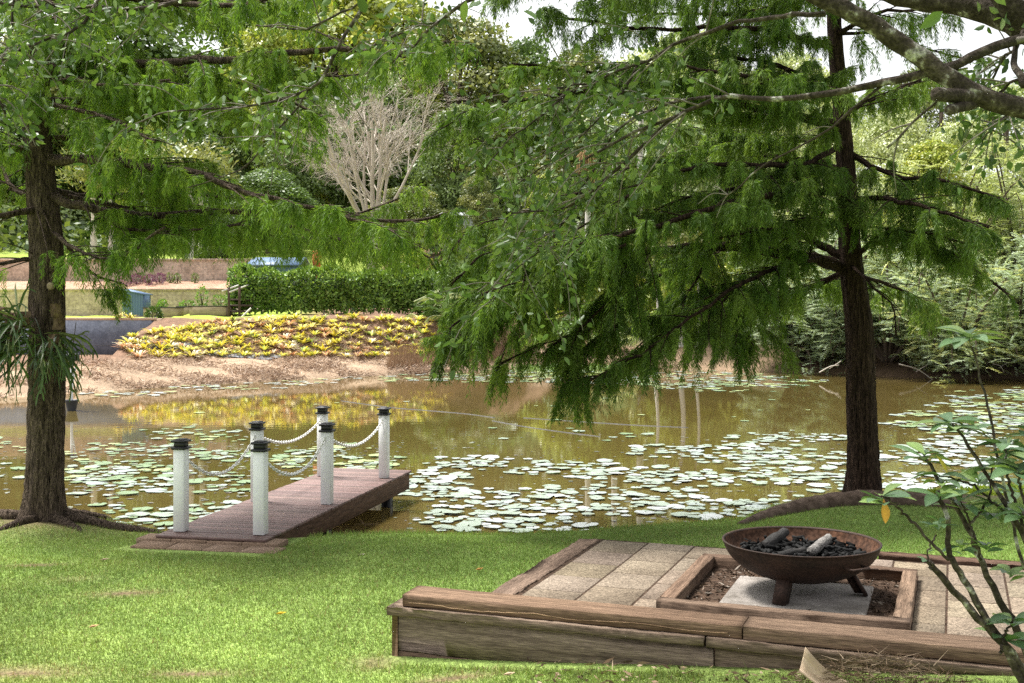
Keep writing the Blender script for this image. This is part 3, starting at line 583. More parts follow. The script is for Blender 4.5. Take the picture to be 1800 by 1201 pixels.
# ================================================================== structures on the far side
def placed(name, px, Y, z=None):
    x = (px-900)*Y/F; return np.array([x, Y, hz(x, Y) if z is None else z])
# blue-grey blockwork wall with pale coping
bwl = tag(empty('retaining_wall', (-12.3, 40.8, 0)), 'blue grey blockwork retaining wall with pale coping beside the bromeliad bank', 'retaining wall')
mb = MB(); box(mb, (-9, -.02, .1), (-.0, .22, 1.80)); mb.build('wall', M['bluewall'], bwl)
mb = MB(); box(mb, (-9, -.06, 1.80), (.04, .30, 1.885), bev=.01); mb.build('coping', M['coping'], bwl)
mb = MB(); box(mb, (-9, -.024, .93), (-.9, -.02, .945)); box(mb, (-3.1, -.024, .2), (-3.085, -.02, .93)); mb.build('mortar_line', M['liner'], bwl)
mb = MB(); box(mb, (.0, -.03, 1.42), (.22, .3, 1.86), bev=.02); mb.build('end_block', M['coping'], bwl)
def blockwall(name, x0, x1, y, z0, z1, label, bh=.2, bl=.42, skip=None):
    t_ = tag(empty(name, (x0, y, z0)), label, 'retaining wall'); mb = MB(); H_ = z1-z0; W_ = x1-x0; nr = max(2, round(H_/bh)); box(mb, (0, -.03, 0), (W_, .2, H_), (.9, .9, .9))
    for r_ in range(nr):
        x = -(bl/2)*(r_ % 2)
        while x < W_:
            c = rnd.uniform(.93, 1.06); a, b = max(0, x), min(W_, x+bl-.006); za, zb_ = r_*H_/nr, (r_+1)*H_/nr-.006; x += bl
            if b > a: mb.add([(a, -.034, za), (b, -.034, za), (b, -.034, zb_), (a, -.034, zb_)], [(0, 1, 2, 3)], (c, c, c))
    mb.build('blockwork', M['tan'], t_); mb = MB(); box(mb, (-.05, -.09, H_), (x1-x0+.05, .26, H_+.085), (1.0, .97, .94)); mb.build('capping', M['tan'], t_); return t_
zb = hz(-14, 47.4)
blockwall('block_wall', -26, -11.35, 47.55, zb-.1, zb+1.02, 'tan blockwork retaining wall behind the timber planter beds')
zb2 = hz(-14, 52.1)
blockwall('block_wall', -26, -10.6, 52.25, zb2-.1, zb2+.92, 'upper tan blockwork retaining wall behind the purple shrubs')
st = tag(empty('block_steps', (-11.35, 47.3, zb)), 'tan block steps climbing between the two retaining walls', 'steps')
for k in range(7):
    mb = MB(); c = rnd.uniform(.9, 1.05); box(mb, (.05, k*.7, -.1), (1.5, k*.7+.75, .3+k*.27), (c, c, c), .02); mb.build('step', M['tan'], st)
# blue lean-to coop
def corrug(mb, x0, x1, y, z0, z1a, z1b, n, dep=.02, ax=0):
    xs_ = np.linspace(x0, x1, n*4+1); pr = np.tile([0, 0, 1, 1], n+1)[:n*4+1]*dep; zt = np.linspace(z1a, z1b, n*4+1)
    v = []
    for k, x in enumerate(xs_):
        a = (x, y-pr[k]) if ax == 0 else (y-pr[k], x); v += [(a[0], a[1], z0), (a[0], a[1], zt[k])]
    f = [(2*k, 2*k+2, 2*k+3, 2*k+1) for k in range(len(xs_)-1)]; mb.add(v, f)
cz = placed('coop', 234, 44.0)
cp = tag(empty('garden_shed', cz), 'small blue corrugated lean-to shed beside the planter beds', 'shed')
mb = MB(); box(mb, (-.4, 0, .0), (.38, .9, .86)); corrug(mb, -.40, .38, -.004, .05, 1.02, .84, 8); mb.build('wall', M['shedblue'], cp)
mb = MB(); v = [(-.46, -.07, 1.03), (.44, -.07, .83), (.44, .96, .83), (-.46, .96, 1.03)]; v2 = [(a, b, c+.04) for a, b, c in v]; mb.add(v+v2, BF); mb.build('roof', M['shedblue'], cp)
mb = MB(); box(mb, (-.43, -.03, -.05), (.41, .93, .05)); mb.build('base', M['coping'], cp)
def planter(px, Y, w, dp, h, label, seedling=0):
    p = placed('x', px, Y); t_ = tag(empty('planter_bed', p, 0), label, 'planter bed', 'timber planter beds on the far lawn')
    mb = MB(); e = .04
    for a, b in (((0, 0, 0), (w, e, h)), ((0, dp-e, 0), (w, dp, h)), ((0, e, 0), (e, dp-e, h)), ((w-e, e, 0), (w, dp-e, h))): box(mb, a, b, bev=.006)
    mb.build('timber_box', M['planter'], t_)
    mb = MB()
    for a, b in (((-.03, -.03, h), (w+.03, .07, h+.035)), ((-.03, dp-.07, h), (w+.03, dp+.03, h+.035)), ((-.03, .07, h), (.07, dp-.07, h+.035)), ((w-.07, .07, h), (w+.03, dp-.07, h+.035))): box(mb, a, b)
    mb.build('rim', M['darktrim'], t_); mb = MB(); box(mb, (e, e, h-.12), (w-e, dp-e, h-.05)); mb.build('soil', M['soil'], t_)
    return p
pl1 = planter(252, 43.2, 1.25, .8, .33, 'timber planter bed directly right of the blue shed')
pl2 = planter(256, 45.6, .8, .7, .33, 'small timber planter bed mostly hidden behind the bed by the blue shed')
pl3 = planter(311, 45.3, .75, .9, .34, 'timber planter bed behind the corner of the rightmost bed')
pl4 = planter(333, 43.2, 1.33, 1.1, .33, 'large timber planter bed nearest the wooden steps')
GREEN = np.array([.10, .19, .035])
def bushy(mb, c, rad, n, L, W, cols, flat=.6, shell=.55):
    c = np.asarray(c, float); rad = np.asarray(rad, float); q = rdir(n); r_ = (shell+(1-shell)*R.rand(n))**.7; o = c+q*rad*r_[:, None]
    d = unit(q+.7*rdir(n)+np.array([0, 0, .1])); s = rdir(n); cols = np.asarray(cols); cc = cols[R.randint(0, len(cols), n)]*R.uniform(.75, 1.25, (n, 1))
    leaves(mb, o, d, s, R.uniform(.7, 1.3, n)*L, R.uniform(.7, 1.3, n)*W, cc)
def small_plant(name, p, rad, n, L, W, cols, label, cat, group=None):
    mb = MB(); bushy(mb, (0, 0, rad[2]), rad, n, L, W, cols); 
    for k in range(5): a = rnd.uniform(0, 6.28); tube(mb, [(0, 0, 0), (math.cos(a)*rad[0]*.5, math.sin(a)*rad[1]*.5, rad[2]*1.4)], .012, 4, (.12, .10, .05))
    return tag(mb.build(name, M['leaf'], loc=p), label, cat, group)
for p, dx, dy, r_, lb in ((pl1, .5, .4, (.12, .12, .12), 'small leafy seedling in the bed right of the blue shed'), (pl2, .55, .35, (.18, .18, .2), 'green herb plant in the small hidden planter bed'), (pl4, .35, .45, (.20, .2, .42), 'tall leafy vegetable plant standing in the bed nearest the steps'), (pl4, .98, .55, (.30, .3, .26), 'spreading pale green herb in the bed nearest the steps'), (pl3, .3, .4, (.28, .28, .16), 'low grassy herb in the planter bed behind the corner')):
    small_plant('vegetable_plant', p+np.array([dx, dy, .26]), r_, 220, .09, .05, [GREEN*1.3, GREEN*1.8, (.2, .3, .06)], lb, 'plant')
small_plant('small_shrub', placed('x', 273, 41.3)+np.array([0, -.2, -.25]), (.28, .28, .32), 700, .10, .05, [GREEN*.7, GREEN*.5], 'small dark green shrub at the end of the blue wall', 'shrub')
for k, px in enumerate((222, 240, 262, 281)):
    p = placed('x', px, 50.2+.3*(k % 2)); small_plant('purple_shrub', p, (.24, .24, .22+.04*(k == 0)), 420, .07, .03, [(.19, .07, .16), (.26, .11, .22), (.12, .06, .10)], 'purple leaved shrub in a row on the upper soil terrace', 'shrub', 'purple shrubs on the terrace')
for k, px in enumerate((343, 312, 208, 300, 250)):
    p = placed('x', px, 51.0); small_plant('young_plant', p, (.15, .15, .22), 130, .09, .04, [GREEN*1.2, (.16, .2, .07)], 'young green plant in the soil of the upper terrace', 'plant', 'young plants on the terrace')
# wooden steps with rails
wsx = placed('x', 412, 43.4)
ws = tag(empty('wooden_steps', wsx), 'dark wooden steps with handrails beside the hedge', 'steps')
for k, (a, b) in enumerate((((-.18, -.3, -.2), (-.10, -.22, 1.1)), ((.16, -.1, -.2), (.24, -.02, 1.12)), ((-.3, 1.6, .4), (-.22, 1.68, 1.9)))):
    mb = MB(); box(mb, a, b, bev=.008); mb.build('post', M['rail'], ws)
for k in range(4): mb = MB(); box(mb, (-.35, -.3+k*.4, -.05+k*.22), (.5, .1+k*.4, .02+k*.22)); mb.build('tread', M['rail'], ws)
for p, q in (((-.32, -.5, .95), (.14, 1.7, 1.35)), ((-.05, -.5, .92), (.42, 1.7, 1.32)), ((.16, -.7, -.25), (.72, -.5, .34))):
    mb = MB(); tube(mb, [p, q], .035, 5); mb.build('handrail', M['palebark'], ws)
def shed(name, p, w, dp, h, m, rm, label, cat, rise=.35):
    t_ = tag(empty(name, p), label, cat); mb = MB(); box(mb, (0, 0, -1), (w, dp, h-.02)); corrug(mb, 0, w, -.004, -1, h, h, int(w*5)); mb.build('wall', m, t_)
    mb = MB(); v = [(-.15, -.2, h), (w+.15, -.2, h), (w+.15, dp/2, h+rise), (-.15, dp/2, h+rise)]; mb.add(v+[(a, b, c+.05) for a, b, c in v], BF)
    v = [(-.15, dp/2, h+rise), (w+.15, dp/2, h+rise), (w+.15, dp+.2, h), (-.15, dp+.2, h)]; mb.add(v+[(a, b, c+.05) for a, b, c in v], BF); mb.build('roof', rm, t_); return t_
shed('blue_shed', np.array([-10.7, 48.5, 2.3]), 1.9, 2.4, 1.62, M['shedblue'], M['shedblue'], 'blue corrugated shed behind the clipped hedge', 'shed')
shed('pale_shed', np.array([-3.55, 60, 3.9]), 1.7, 3, 2.9, M['roofpale'], M['roofpale'], 'pale metal shed half hidden by foliage above the hedge', 'shed', .3)
hs_ = shed('white_house', np.array([20.5, 70, 6.5]), 9.5, 8, 3.3, M['white'], M['roofpale'], 'white house behind the palms at the edge of the hillside', 'house', 1.3)
for wx_ in (1.2, 4.2, 6.8): 
    mb = MB(); box(mb, (wx_, -.06, 1.0), (wx_+1.3, -.03, 2.4)); f_ = mb.build('window', M['darktrim'], hs_)
p = placed('x', 557, 50); mb = MB(); lathe(mb, [(.02, 2.1), (.16, 2.05), (.2, 1.7), (.16, 1.3), (.03, 1.25)], 12); tube(mb, [(0, 0, 0), (0, 0, 1.3)], .03, 5, (.3, .3, .3)); tag(mb.build('garden_ornament', M['red'], loc=p), 'orange ornament on a stake above the hedge', 'ornament')
# pump stand in the water, dark bucket
pp = G(126, 722); ps = tag(empty('pump_stand', pp), 'white post with a dark box and bucket standing in the shallows', 'pump stand')
mb = MB(); tube(mb, [(0, 0, -.3), (0, 0, 1.1)], .03, 7); tube(mb, [(.0, 0, .4), (.07, .05, 1.0)], .018, 5); mb.build('post', M['white'], ps)
mb = MB(); box(mb, (-.16, -.12, 1.1), (.14, .12, 1.26), bev=.02); mb.build('box', M['bucket'], ps); mb = MB(); lathe(mb, [(.09, .0), (.14, .22), (.15, .24), (.13, .24), (.08, .04), (.001, .03)], 20); mb.build('bucket', M['bucket'], ps, smooth=True)
mb = MB(); tube(mb, [(0, 0, 1.2), (.13, -.1, 1.95)], .012, 5); mb.build('antenna', M['black'], ps)

# ================================================================== plants on the far bank
def brom_mesh(seed, cols, n=26, Ln=.34):
    mb = MB(); rr = np.random.RandomState(seed)
    for k in range(n):
        a = rr.rand()*6.283; el = rr.uniform(.25, 1.25); L = Ln*rr.uniform(.7, 1.15); dr = np.array([math.cos(a), math.sin(a), 0]); sd_ = np.array([-dr[1], dr[0], 0]); V = []
        for j in range(4):
            u = j/3; p = dr*(L*u*math.cos(el)*.95+.02)+np.array([0, 0, L*(u*math.sin(el)-.55*u*u*math.sin(el))+.03]); w_ = .018*(1, 1.15, .9, .12)[j]; V += [p-sd_*w_, p+sd_*w_]
        mb.add(V, [(0, 1, 3, 2), (2, 3, 5, 4), (4, 5, 7, 6)], np.array(cols[rr.randint(len(cols))])*rr.uniform(.85, 1.15))
    return mb
YL = (.72, .62, .10); YG = (.50, .56, .12); CR = (.72, .64, .42); PK = (.60, .33, .20); GR = (.26, .36, .10)
BV = [([YL, YL, YG], 'bright yellow'), ([YL, CR, CR], 'cream and yellow'), ([YG, YL, GR], 'yellow green'), ([PK, CR, PK], 'pinkish straw coloured'), ([YL, YL, CR], 'golden yellow')]
bms = [mesh_of('bromeliad', brom_mesh(k, BV[k][0]), M['brom']) for k in range(5)]
bp_ = []; tries = 0
while tries < 9000 and len(bp_) < 298:
    tries += 1; px = rnd.uniform(205, 790); py = rnd.uniform(553, 634); lo = np.interp(px, [205, 240, 300, 420, 600, 790], [612, 632, 630, 628, 630, 626]); hi = np.interp(px, [205, 250, 300, 400, 790], [602, 592, 578, 562, 560])
    if not hi < py < lo: continue
    # intersect the pixel ray with the bank
    Yg = np.linspace(33, 47, 200); xg = (px-900)*Yg/F; zg = CZ-(py-HZ)*Yg/F; hh = height(xg, Yg); k = np.argmax(hh > zg)
    if k == 0: continue
    p = np.array([xg[k], Yg[k], hh[k]])
    if any((p[0]-q[0])**2+((p[1]-q[1])*.9)**2 < .285**2 for q in bp_): continue
    bp_.append(p)
for p in bp_:
    k = rnd.choice([0, 0, 0, 1, 1, 2, 3, 4, 4]); s = rnd.uniform(.8, 1.55); o = bpy.data.objects.new('bromeliad', bms[k]); C.objects.link(o); o.location = tuple(p-np.array([0, 0, .02])); o.scale = (s*1.05, s*1.05, s); o.rotation_euler = (.15, 0, rnd.uniform(0, 6.28))
    tag(o, BV[k][1]+' strap leaved bromeliad planted on the mulched far bank', 'bromeliad', 'bromeliads on the far bank')
print('broms', len(bp_))
# dry reeds and litter on the bank
n = 60000; x = R.uniform(-16, 6, n); fy = np.interp(x, FAR[:, 0], FAR[:, 1]); ty = np.interp(x, TOP[:, 0], TOP[:, 1]); y = fy+(ty-fy)*(R.rand(n)**1.3)*.75+.02; z = height(x, y)
dens = (np.sin(x*1.3+y)*np.sin(y*2.1-x*.8)+.55) > R.rand(n)*1.2-.1; x, y, z = x[dens], y[dens], z[dens]; n = len(x)
d = rdir(n); d[:, 2] = np.abs(d[:, 2])*.35+.05; pal = np.array([(.40, .29, .20), (.50, .39, .29), (.28, .18, .12), (.56, .45, .36), (.20, .13, .09)])
leaves(mb := MB(), np.stack([x, y, z+.01], 1), d, rdir(n), R.uniform(.06, .26, n), R.uniform(.012, .035, n), pal[R.randint(0, 5, n)])
tag(mb.build('dry_grass', M['dry']), 'flattened dry brown reeds and litter along the far water edge', 'dry grass', kind='stuff')
n = 5000; x = R.uniform(-4.2, .5, n); fy = np.interp(x, FAR[:, 0], FAR[:, 1]); y = fy+R.uniform(.5, 2.2, n); z = height(x, y); d = rdir(n)*.35+np.array([0, 0, 1]); blades(mb := MB(), np.stack([x, y, z], 1), d, rdir(n)*np.array([1, 1, 0]), R.uniform(.2, .55, n), .02, np.array([(.30, .19, .12), (.38, .25, .15), (.24, .16, .09)])[R.randint(0, 3, n)])
tag(mb.build('brown_reeds', M['dry']), 'upright brown dead reeds on the bank below the bromeliads', 'reeds', kind='stuff')
for px, py, Y, w_, lb in ((285, 628, 38.2, 1.6, 'crumpled grey liner sheet lying below the bromeliads'), (430, 634, 38.6, 2.0, 'torn dark liner sheet half buried in the brown bank')):
    c = np.array([(px-900)*Y/F, Y, 0]); gx, gy = np.meshgrid(np.linspace(-w_/2, w_/2, 24), np.linspace(-.35, .35, 8)); xx_ = c[0]+gx+gy*.5; yy_ = c[1]+gy+gx*.25; zz_ = height(xx_, yy_)+.02+R.uniform(-.03, .045, gx.shape); i, j = np.meshgrid(np.arange(7), np.arange(23), indexing='ij')
    mb = MB(); mb.add(np.stack([xx_, yy_, zz_], -1).reshape(-1, 3), np.stack([i*24+j, i*24+j+1, (i+1)*24+j+1, (i+1)*24+j], -1).reshape(-1, 4)); tag(mb.build('liner_sheet', M['liner']), lb, 'pond liner')
# clipped hedge
hp = np.array([(400-900)*44.4/F, 44.4, 0]); hl = 7.9
hg = tag(empty('hedge', (hp[0], hp[1], hz(hp[0]+3, 44.4)-.22), .12), 'clipped bright green hedge on pale stems above the bromeliad bank', 'hedge')
n = 17000; u = R.rand(n)*hl; face = R.rand(n); ht = 1.95+.10*np.sin(u*2.2)+.07*np.sin(u*5.1); v = np.where(face < .62, R.uniform(-.12, .10, n), R.uniform(0, 1.1, n)); zz = np.where(face < .62, .38+(ht-.38)*R.rand(n), ht-R.uniform(0, .14, n)); bul = .13*np.sin(u*3.1)*np.sin(zz*3.7+u)+.08*np.sin(u*7.7+zz*5)
rnd_edge = .25*np.clip((zz-(ht-.35))/.35, 0, 1)**2; nrm = np.where((face < .62)[:, None], np.array([0, -1, .35]), np.array([0, -.2, 1]))
end = np.minimum(u, hl-u); v = v+.35*np.exp(-end/.25)
c = np.array([(.12, .22, .03), (.19, .31, .05), (.27, .38, .09), (.055, .11, .02)])[R.choice(4, n, p=[.3, .35, .2, .15])]*R.uniform(.75, 1.25, (n, 1))
d = unit(.9*rdir(n)+.55*nrm+np.array([0, 0, -.25])); mb = MB(); leaves(mb, np.stack([u, v+bul*(face < .62)+rnd_edge, zz+bul*.5*(face >= .62)], 1), d, unit(np.cross(nrm, d)+.6*rdir(n)), R.uniform(.11, .20, n), R.uniform(.06, .10, n), c)
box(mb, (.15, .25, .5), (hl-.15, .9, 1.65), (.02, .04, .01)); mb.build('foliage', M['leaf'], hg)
for k in range(10):
    mb = MB(); x_ = .3+k*.8+rnd.uniform(-.1, .1); tube(mb, [(x_, .08, -.1), (x_+rnd.uniform(-.04, .04), .1, .55)], .028, 6, rough=.1); mb.build('stem', M['palebark'], hg)

# ------------------------------------------------------------------ generic trees for the hillside
def crown(mb, clumps, n, L, W, cols, up=.35):
    for (c, r_, ci) in clumps:
        q = rdir(n); q[:, 2] = np.where(q[:, 2] < -.35, -q[:, 2], q[:, 2]); rr = .62+.42*R.rand(n)**.6
        o = np.array(c)+q*np.array(r_)*rr[:, None]; d = unit(q*.4+rdir(n)*.9+np.array([0, 0, -.35])); s = unit(np.cross(q, d)+.35*rdir(n))
        cc = np.array(cols[ci])*R.uniform(.75, 1.3, (n, 1))
        leaves(mb, o, d, s, R.uniform(.7, 1.3, n)*L, R.uniform(.7, 1.3, n)*W, cc)
def broad_tree(h, wd, cols, seed, n=150, L=.34, W=.2, ncl=46, base=.25):
    rr = random.Random(seed); cl = []
    for k in range(ncl):
        a = rr.uniform(0, 6.28); v = rr.random(); zz = h*(base+(1-base)*v); prof_ = math.sin(math.pi*min(1, (.18+.82*v)))**.55*(1-.25*v); r_ = wd*.5*prof_*rr.uniform(.55, 1.0)
        s = wd*.17*rr.uniform(.7, 1.25); cl.append(((r_*math.cos(a), r_*math.sin(a), zz-s*.5), (s, s, s*.72), rr.randrange(len(cols))))
    mc, mt = MB(), MB(); crown(mc, cl, n, L, W, cols)
    tube(mt, smoothline([(0, 0, -1), (.1, 0, h*.3), (rr.uniform(-.3, .3), .2, h*.8)], 8), [h*.022, h*.017, h*.006], 7, rough=.06)
    for c_, r_, _ in cl[::3]: tube(mt, smoothline([(0, 0, c_[2]*.6), (c_[0]*.5, c_[1]*.5, c_[2]*.8), c_], 5), [h*.008, h*.003], 5)
    return mc, mt
def put_tree(mc, mt, p, label, cat='tree', group=None, lm='leaf', tm='trunk', rz=0, name='tree'):
    t_ = tag(empty(name, p, rz), label, cat, group); mc.build('crown', M[lm], t_); mt.build('trunk', M[tm], t_, smooth=True); return t_
OL = [(.16, .19, .055), (.23, .25, .08), (.28, .29, .10), (.11, .14, .04)]; DK = [(.11, .16, .05), (.15, .21, .065), (.19, .255, .085)]; YE = [(.32, .36, .06), (.40, .42, .08), (.24, .30, .05)]; MG = [(.11, .18, .045), (.15, .23, .06), (.085, .14, .035)]; PAL = [(.40, .45, .22), (.48, .52, .28), (.31, .37, .16)]
kinds = {}
for k, (cols, h, wd, L, W) in enumerate(((OL, 12, 9, .25, .15), (DK, 11, 8, .27, .16), (YE, 9, 7, .22, .13), (MG, 10, 8, .25, .15), (PAL, 8, 8, .2, .11))):
    mc, mt = broad_tree(h, wd, cols, 40+k, 330, L, W, 56); kinds[k] = (mesh_of('crown', mc, M['leaf']), mesh_of('trunk', mt, M['trunk'], True), h)
def far_tree(kind, px, py_top, Y, wide, label, group=None):
    p = placed('x', px, Y); ztop = CZ-(py_top-HZ)*Y/F; cm, tm, h = kinds[kind]; s = (ztop-p[2])/h*.94; t_ = tag(empty('forest_tree', p, rnd.uniform(0, 6.28)), label, 'tree', group)
    for nm, me in (('crown', cm), ('trunk', tm)):
        o = bpy.data.objects.new(nm, me); C.objects.link(o); o.parent = t_
    t_.scale = (s*wide, s*wide, s); return t_
FT = [(4, 1200, 35, 90, 1.0, 'tall pale tree far behind the white trunk palm, reaching toward the sky gap'), (4, 1400, 75, 88, .9, 'tall pale tree far behind the top of the right cypress'), (0, 1620, 105, 84, .9, 'tall olive tree far behind the sawn stub of the lichen branch'), (4, 1760, 130, 82, 1.0, 'tall pale tree far behind the outer end of the lichen branch'),
 (0, 798, 8, 78, 1.15, 'tall olive domed tree whose top meets the open sky above the pale shed'),
 (2, 700, -20, 88, 1.1, 'olive tree on the hillside directly behind the bare multi-stemmed tree'),
 (2, 590, -60, 80, 1.1, 'bright yellow green tree high behind the bare tree toward the left cypress'),
 (2, 470, 30, 74, .8, 'yellow green tree on the hillside above the sagging cypress spray'),
 (3, 400, -60, 88, 1.2, 'tall mid green forest tree behind the top limb of the left cypress'),
 (1, 520, 130, 66, .9, 'dark green tree filling the gap to the left of the bare tree'),
 (1, 650, 110, 70, 1.0, 'dark green tree directly behind the pale stems of the bare tree'),
 (1, 800, 170, 64, .9, 'dark green tree to the right of the bare tree crown'),
 (3, 330, 200, 62, 1.0, 'round mid green tree seen through the opening in the left cypress'),
 (2, 265, 210, 64, .75, 'narrow yellow green weeping tree in the opening of the left cypress'),
 (1, 390, 160, 70, .9, 'dark green tree behind the opening in the left cypress'),
 (3, 200, -30, 80, 1.2, 'large green forest tree behind the crown of the left cypress'), (0, 80, 20, 76, 1.2, 'olive tree on the slope behind the trunk of the left cypress'), (3, -60, 40, 74, 1.2, 'green tree at the outer edge of the slope behind the left cypress'),
 (3, 470, 290, 58, 1.6, 'low mid green bushy tree at the foot of the dark trees'),
 (0, 720, 322, 58, 1.8, 'olive green bush spreading below the bare tree beside the pale shed'), (0, 840, 300, 57, .8, 'grey green bushy tree rising just right of the pale shed'),
 (3, 925, 60, 92, 1.0, 'distant green tree beside the domed tree under the gap of sky'), (0, 1020, 70, 86, 1.0, 'olive tree beyond the palms at the middle of the hillside'), (4, 1140, 80, 84, 1.0, 'olive tree behind the white palm trunk'), (4, 1250, 85, 80, .9, 'pale green tree behind the upper limbs of the right cypress'),
 (0, 1350, 105, 78, .9, 'olive tree behind the middle of the right cypress'), (4, 1560, 175, 60, .9, 'pale green tree just right of the right cypress trunk'), (4, 1690, 200, 62, .9, 'pale green tree below the lichen covered branch'), (2, 1640, 240, 57, 1.2, 'yellowish tree between the two pale trees below the lichen branch'), (4, 1830, 230, 60, .9, 'pale green tree behind the end of the lichen branch'), (4, 1450, 130, 70, .8, 'olive green tree directly behind the right cypress trunk'),
 (2, 960, 300, 58, .8, 'yellow green tree behind the hanging cypress sprays below the palms'), (2, 1150, 320, 60, .9, 'yellow green tree under the palms'), (2, 1290, 330, 56, .9, 'yellow green bushy tree low behind the right cypress')]
for a in FT: far_tree(*a)
mb = MB(); n = 42000; x = R.uniform(-45, 45, n); y = R.uniform(52.5, 96, n); k = (x > -6) | (y > 60); x, y = x[k], y[k]; n = len(x); z = height(x, y)+R.rand(n)**2*1.6
leaves(mb, np.stack([x, y, z], 1), rdir(n)*np.array([1, 1, .6])-np.array([0, 0, .2]), rdir(n), R.uniform(.3, .6, n), R.uniform(.18, .34, n), np.array([(.045, .075, .02), (.07, .11, .03), (.11, .15, .04), (.16, .2, .05)])[R.randint(0, 4, n)]*R.uniform(.8, 1.2, (n, 1)))
tag(mb.build('undergrowth', M['leaf']), 'dense undergrowth covering the hillside beneath the forest trees', 'undergrowth', kind='stuff')
# bare multi-stemmed tree
def bare_tree(p, h, wd):
    mb, tw = MB(), MB(); rr = random.Random(5)
    def grow(q, d, L, r_, lev, out):
        n_ = 6; pts = [np.array(q)]; dd = np.array(d, float)
        for k in range(n_): dd = unit(dd+np.array([rr.gauss(0, .06), rr.gauss(0, .06), (.07, .01, -.01, -.02, -.02)[lev]])); pts.append(pts[-1]+dd*L/n_)
        tube(mb if lev < 2 else tw, pts, [r_, r_*.55], 6 if lev < 2 else 3, cap=False)
        if lev >= 4: return
        for k in range((5, 5, 5, 3)[lev]):
            u = rr.uniform((.3, .3, .2, .2)[lev], 1); i = min(n_-1, int(u*n_)); b = pts[i]+(pts[i+1]-pts[i])*(u*n_-i); a = rr.uniform(0, 6.28); sp = rr.uniform(.35, .85)
            s = unit(np.cross(dd, [math.cos(a), math.sin(a), .3])+np.array(out)*.45); grow(b, unit(dd*math.cos(sp)+s*math.sin(sp)), L*rr.uniform(.38, .62), max(.0065, r_*.45*(1.2-.5*u)), lev+1, out)
    tube(mb, [(0, 0, -.6), (0, 0, .9), (.05, 0, 1.75)], [.30, .24, .20], 9, rough=.06)
    for k in range(10):
        a = k*6.28/10+rr.uniform(-.25, .25); lean = (.12, .55, .3, .75, .2, .62, .4, .8, .08, .5)[k]; d = np.array([math.cos(a)*math.sin(lean), math.sin(a)*math.sin(lean)*.7, math.cos(lean)])
        if k % 3 == 0: d[0] = abs(d[0])*(1 if k % 2 else -1)
        grow((math.cos(a)*.2*rr.random(), math.sin(a)*.2, 1.5), unit(d), h*rr.uniform(.62, .8), rr.uniform(.075, .115), 0, (math.cos(a), math.sin(a), 0))
    t_ = tag(empty('bare_tree', p), 'leafless multi-stemmed pale tree with a fan of fine twigs on the far slope', 'tree'); mb.build('stem', M['bare'], t_, smooth=True); tw.build('twigs', M['bare'], t_)
bare_tree(placed('x', 655, 54), 7.0, 8)
# palms
def frond(mb, base, dr, L, droop, nl=34, c=(.09, .15, .035), ll=.5, w=.035):
    pts = []; 
    for k in range(9):
        u = k/8; pts.append(base+dr*L*u*(1-.25*u*u)+np.array([0, 0, L*(.45*u-droop*u*u)]))
    pts = np.array(pts); tube(mb, pts, [.03, .008], 4, np.array(c)*1.3, cap=False); fine = smoothline(pts, nl); tn = unit(np.gradient(fine, axis=0)); sd_ = unit(np.cross(tn, [0, 0, 1.]))
    u = np.linspace(0, 1, nl); l_ = ll*(np.sin(np.pi*np.clip(u*.85+.15, 0, 1))**.6+.1)
    for s in (-1, 1):
        d = sd_*s+tn*.55+np.array([0, 0, -.55])+R.normal(0, .1, (nl, 3)); k = u > .1
        leaves(mb, fine[k], d[k], np.cross(d[k], sd_[k]+np.array([0, 0, .4])), l_[k], w, np.array(c)*R.uniform(.8, 1.25, (k.sum(), 1)))
def palm_mesh(seed, h, nf=13, L=2.6, cols=((.09, .15, .035), (.13, .19, .05))):
    rr = random.Random(seed); mc, mt = MB(), MB()
    tube(mt, smoothline([(0, 0, -1), (rr.uniform(-.1, .1), 0, h*.5), (0, 0, h)], 12), [.17, .13, .11], 9, rough=.03)
    tube(mc, [(0, 0, h-.1), (0, 0, h+.9)], [.14, .11, .05], 8, (.16, .23, .09))
    for k in range(nf):
        a = k*2.4+rr.uniform(-.2, .2); frond(mc, np.array([0, 0, h+.75]), np.array([math.cos(a), math.sin(a), 0]), L*rr.uniform(.85, 1.1), rr.uniform(.45, 1.15), 34, cols[k % 2], .55)
    return mc, mt
for px, Y, pyc, lb, tm in ((1030, 50, 235, 'palm with a brown fruiting stalk and the shortest pale trunk behind the cypress sprays', 'palebark'), (1082, 53, 235, 'palm with a pale grey trunk between the brown stalk palm and the white trunk palm', 'palebark'), (1128, 49, 150, 'tall palm with the whitest slender trunk behind the right cypress', 'palebark'), (1190, 62, 235, 'palm just right of the white trunk palm, mostly veiled by cypress foliage', 'trunk'), (1565, 66, 165, 'palm with drooping fronds just right of the right cypress trunk', 'trunk'), (1655, 65, 175, 'palm with arching fronds under the sawn stub of the lichen branch', 'trunk'), (1770, 66, 190, 'palm with feathery fronds behind the end of the lichen branch', 'trunk'), (1390, 66, 190, 'palm hidden deep behind the middle of the right cypress', 'trunk')):
    p = placed('x', px, Y); h = CZ-(pyc-HZ)*Y/F-p[2]-.6; mc, mt = palm_mesh(px, h); t_ = tag(empty('palm_tree', p), lb, 'palm'); mc.build('fronds', M['leaf'], t_); mt.build('trunk', M[tm], t_, smooth=True)
    if px == 1030:
        mb = MB()
        for k in range(70): a = rnd.uniform(0, 6.28); r_ = rnd.uniform(.1, .55); tube(mb, smoothline([(0, 0, h-.1), (math.cos(a)*r_*.8, math.sin(a)*r_*.8, h-.35), (math.cos(a)*r_, math.sin(a)*r_, h-1.5)], 5), .02, 3, (.42, .28, .14), cap=False)
        mb.build('flower_stalk', M['chip'], t_)
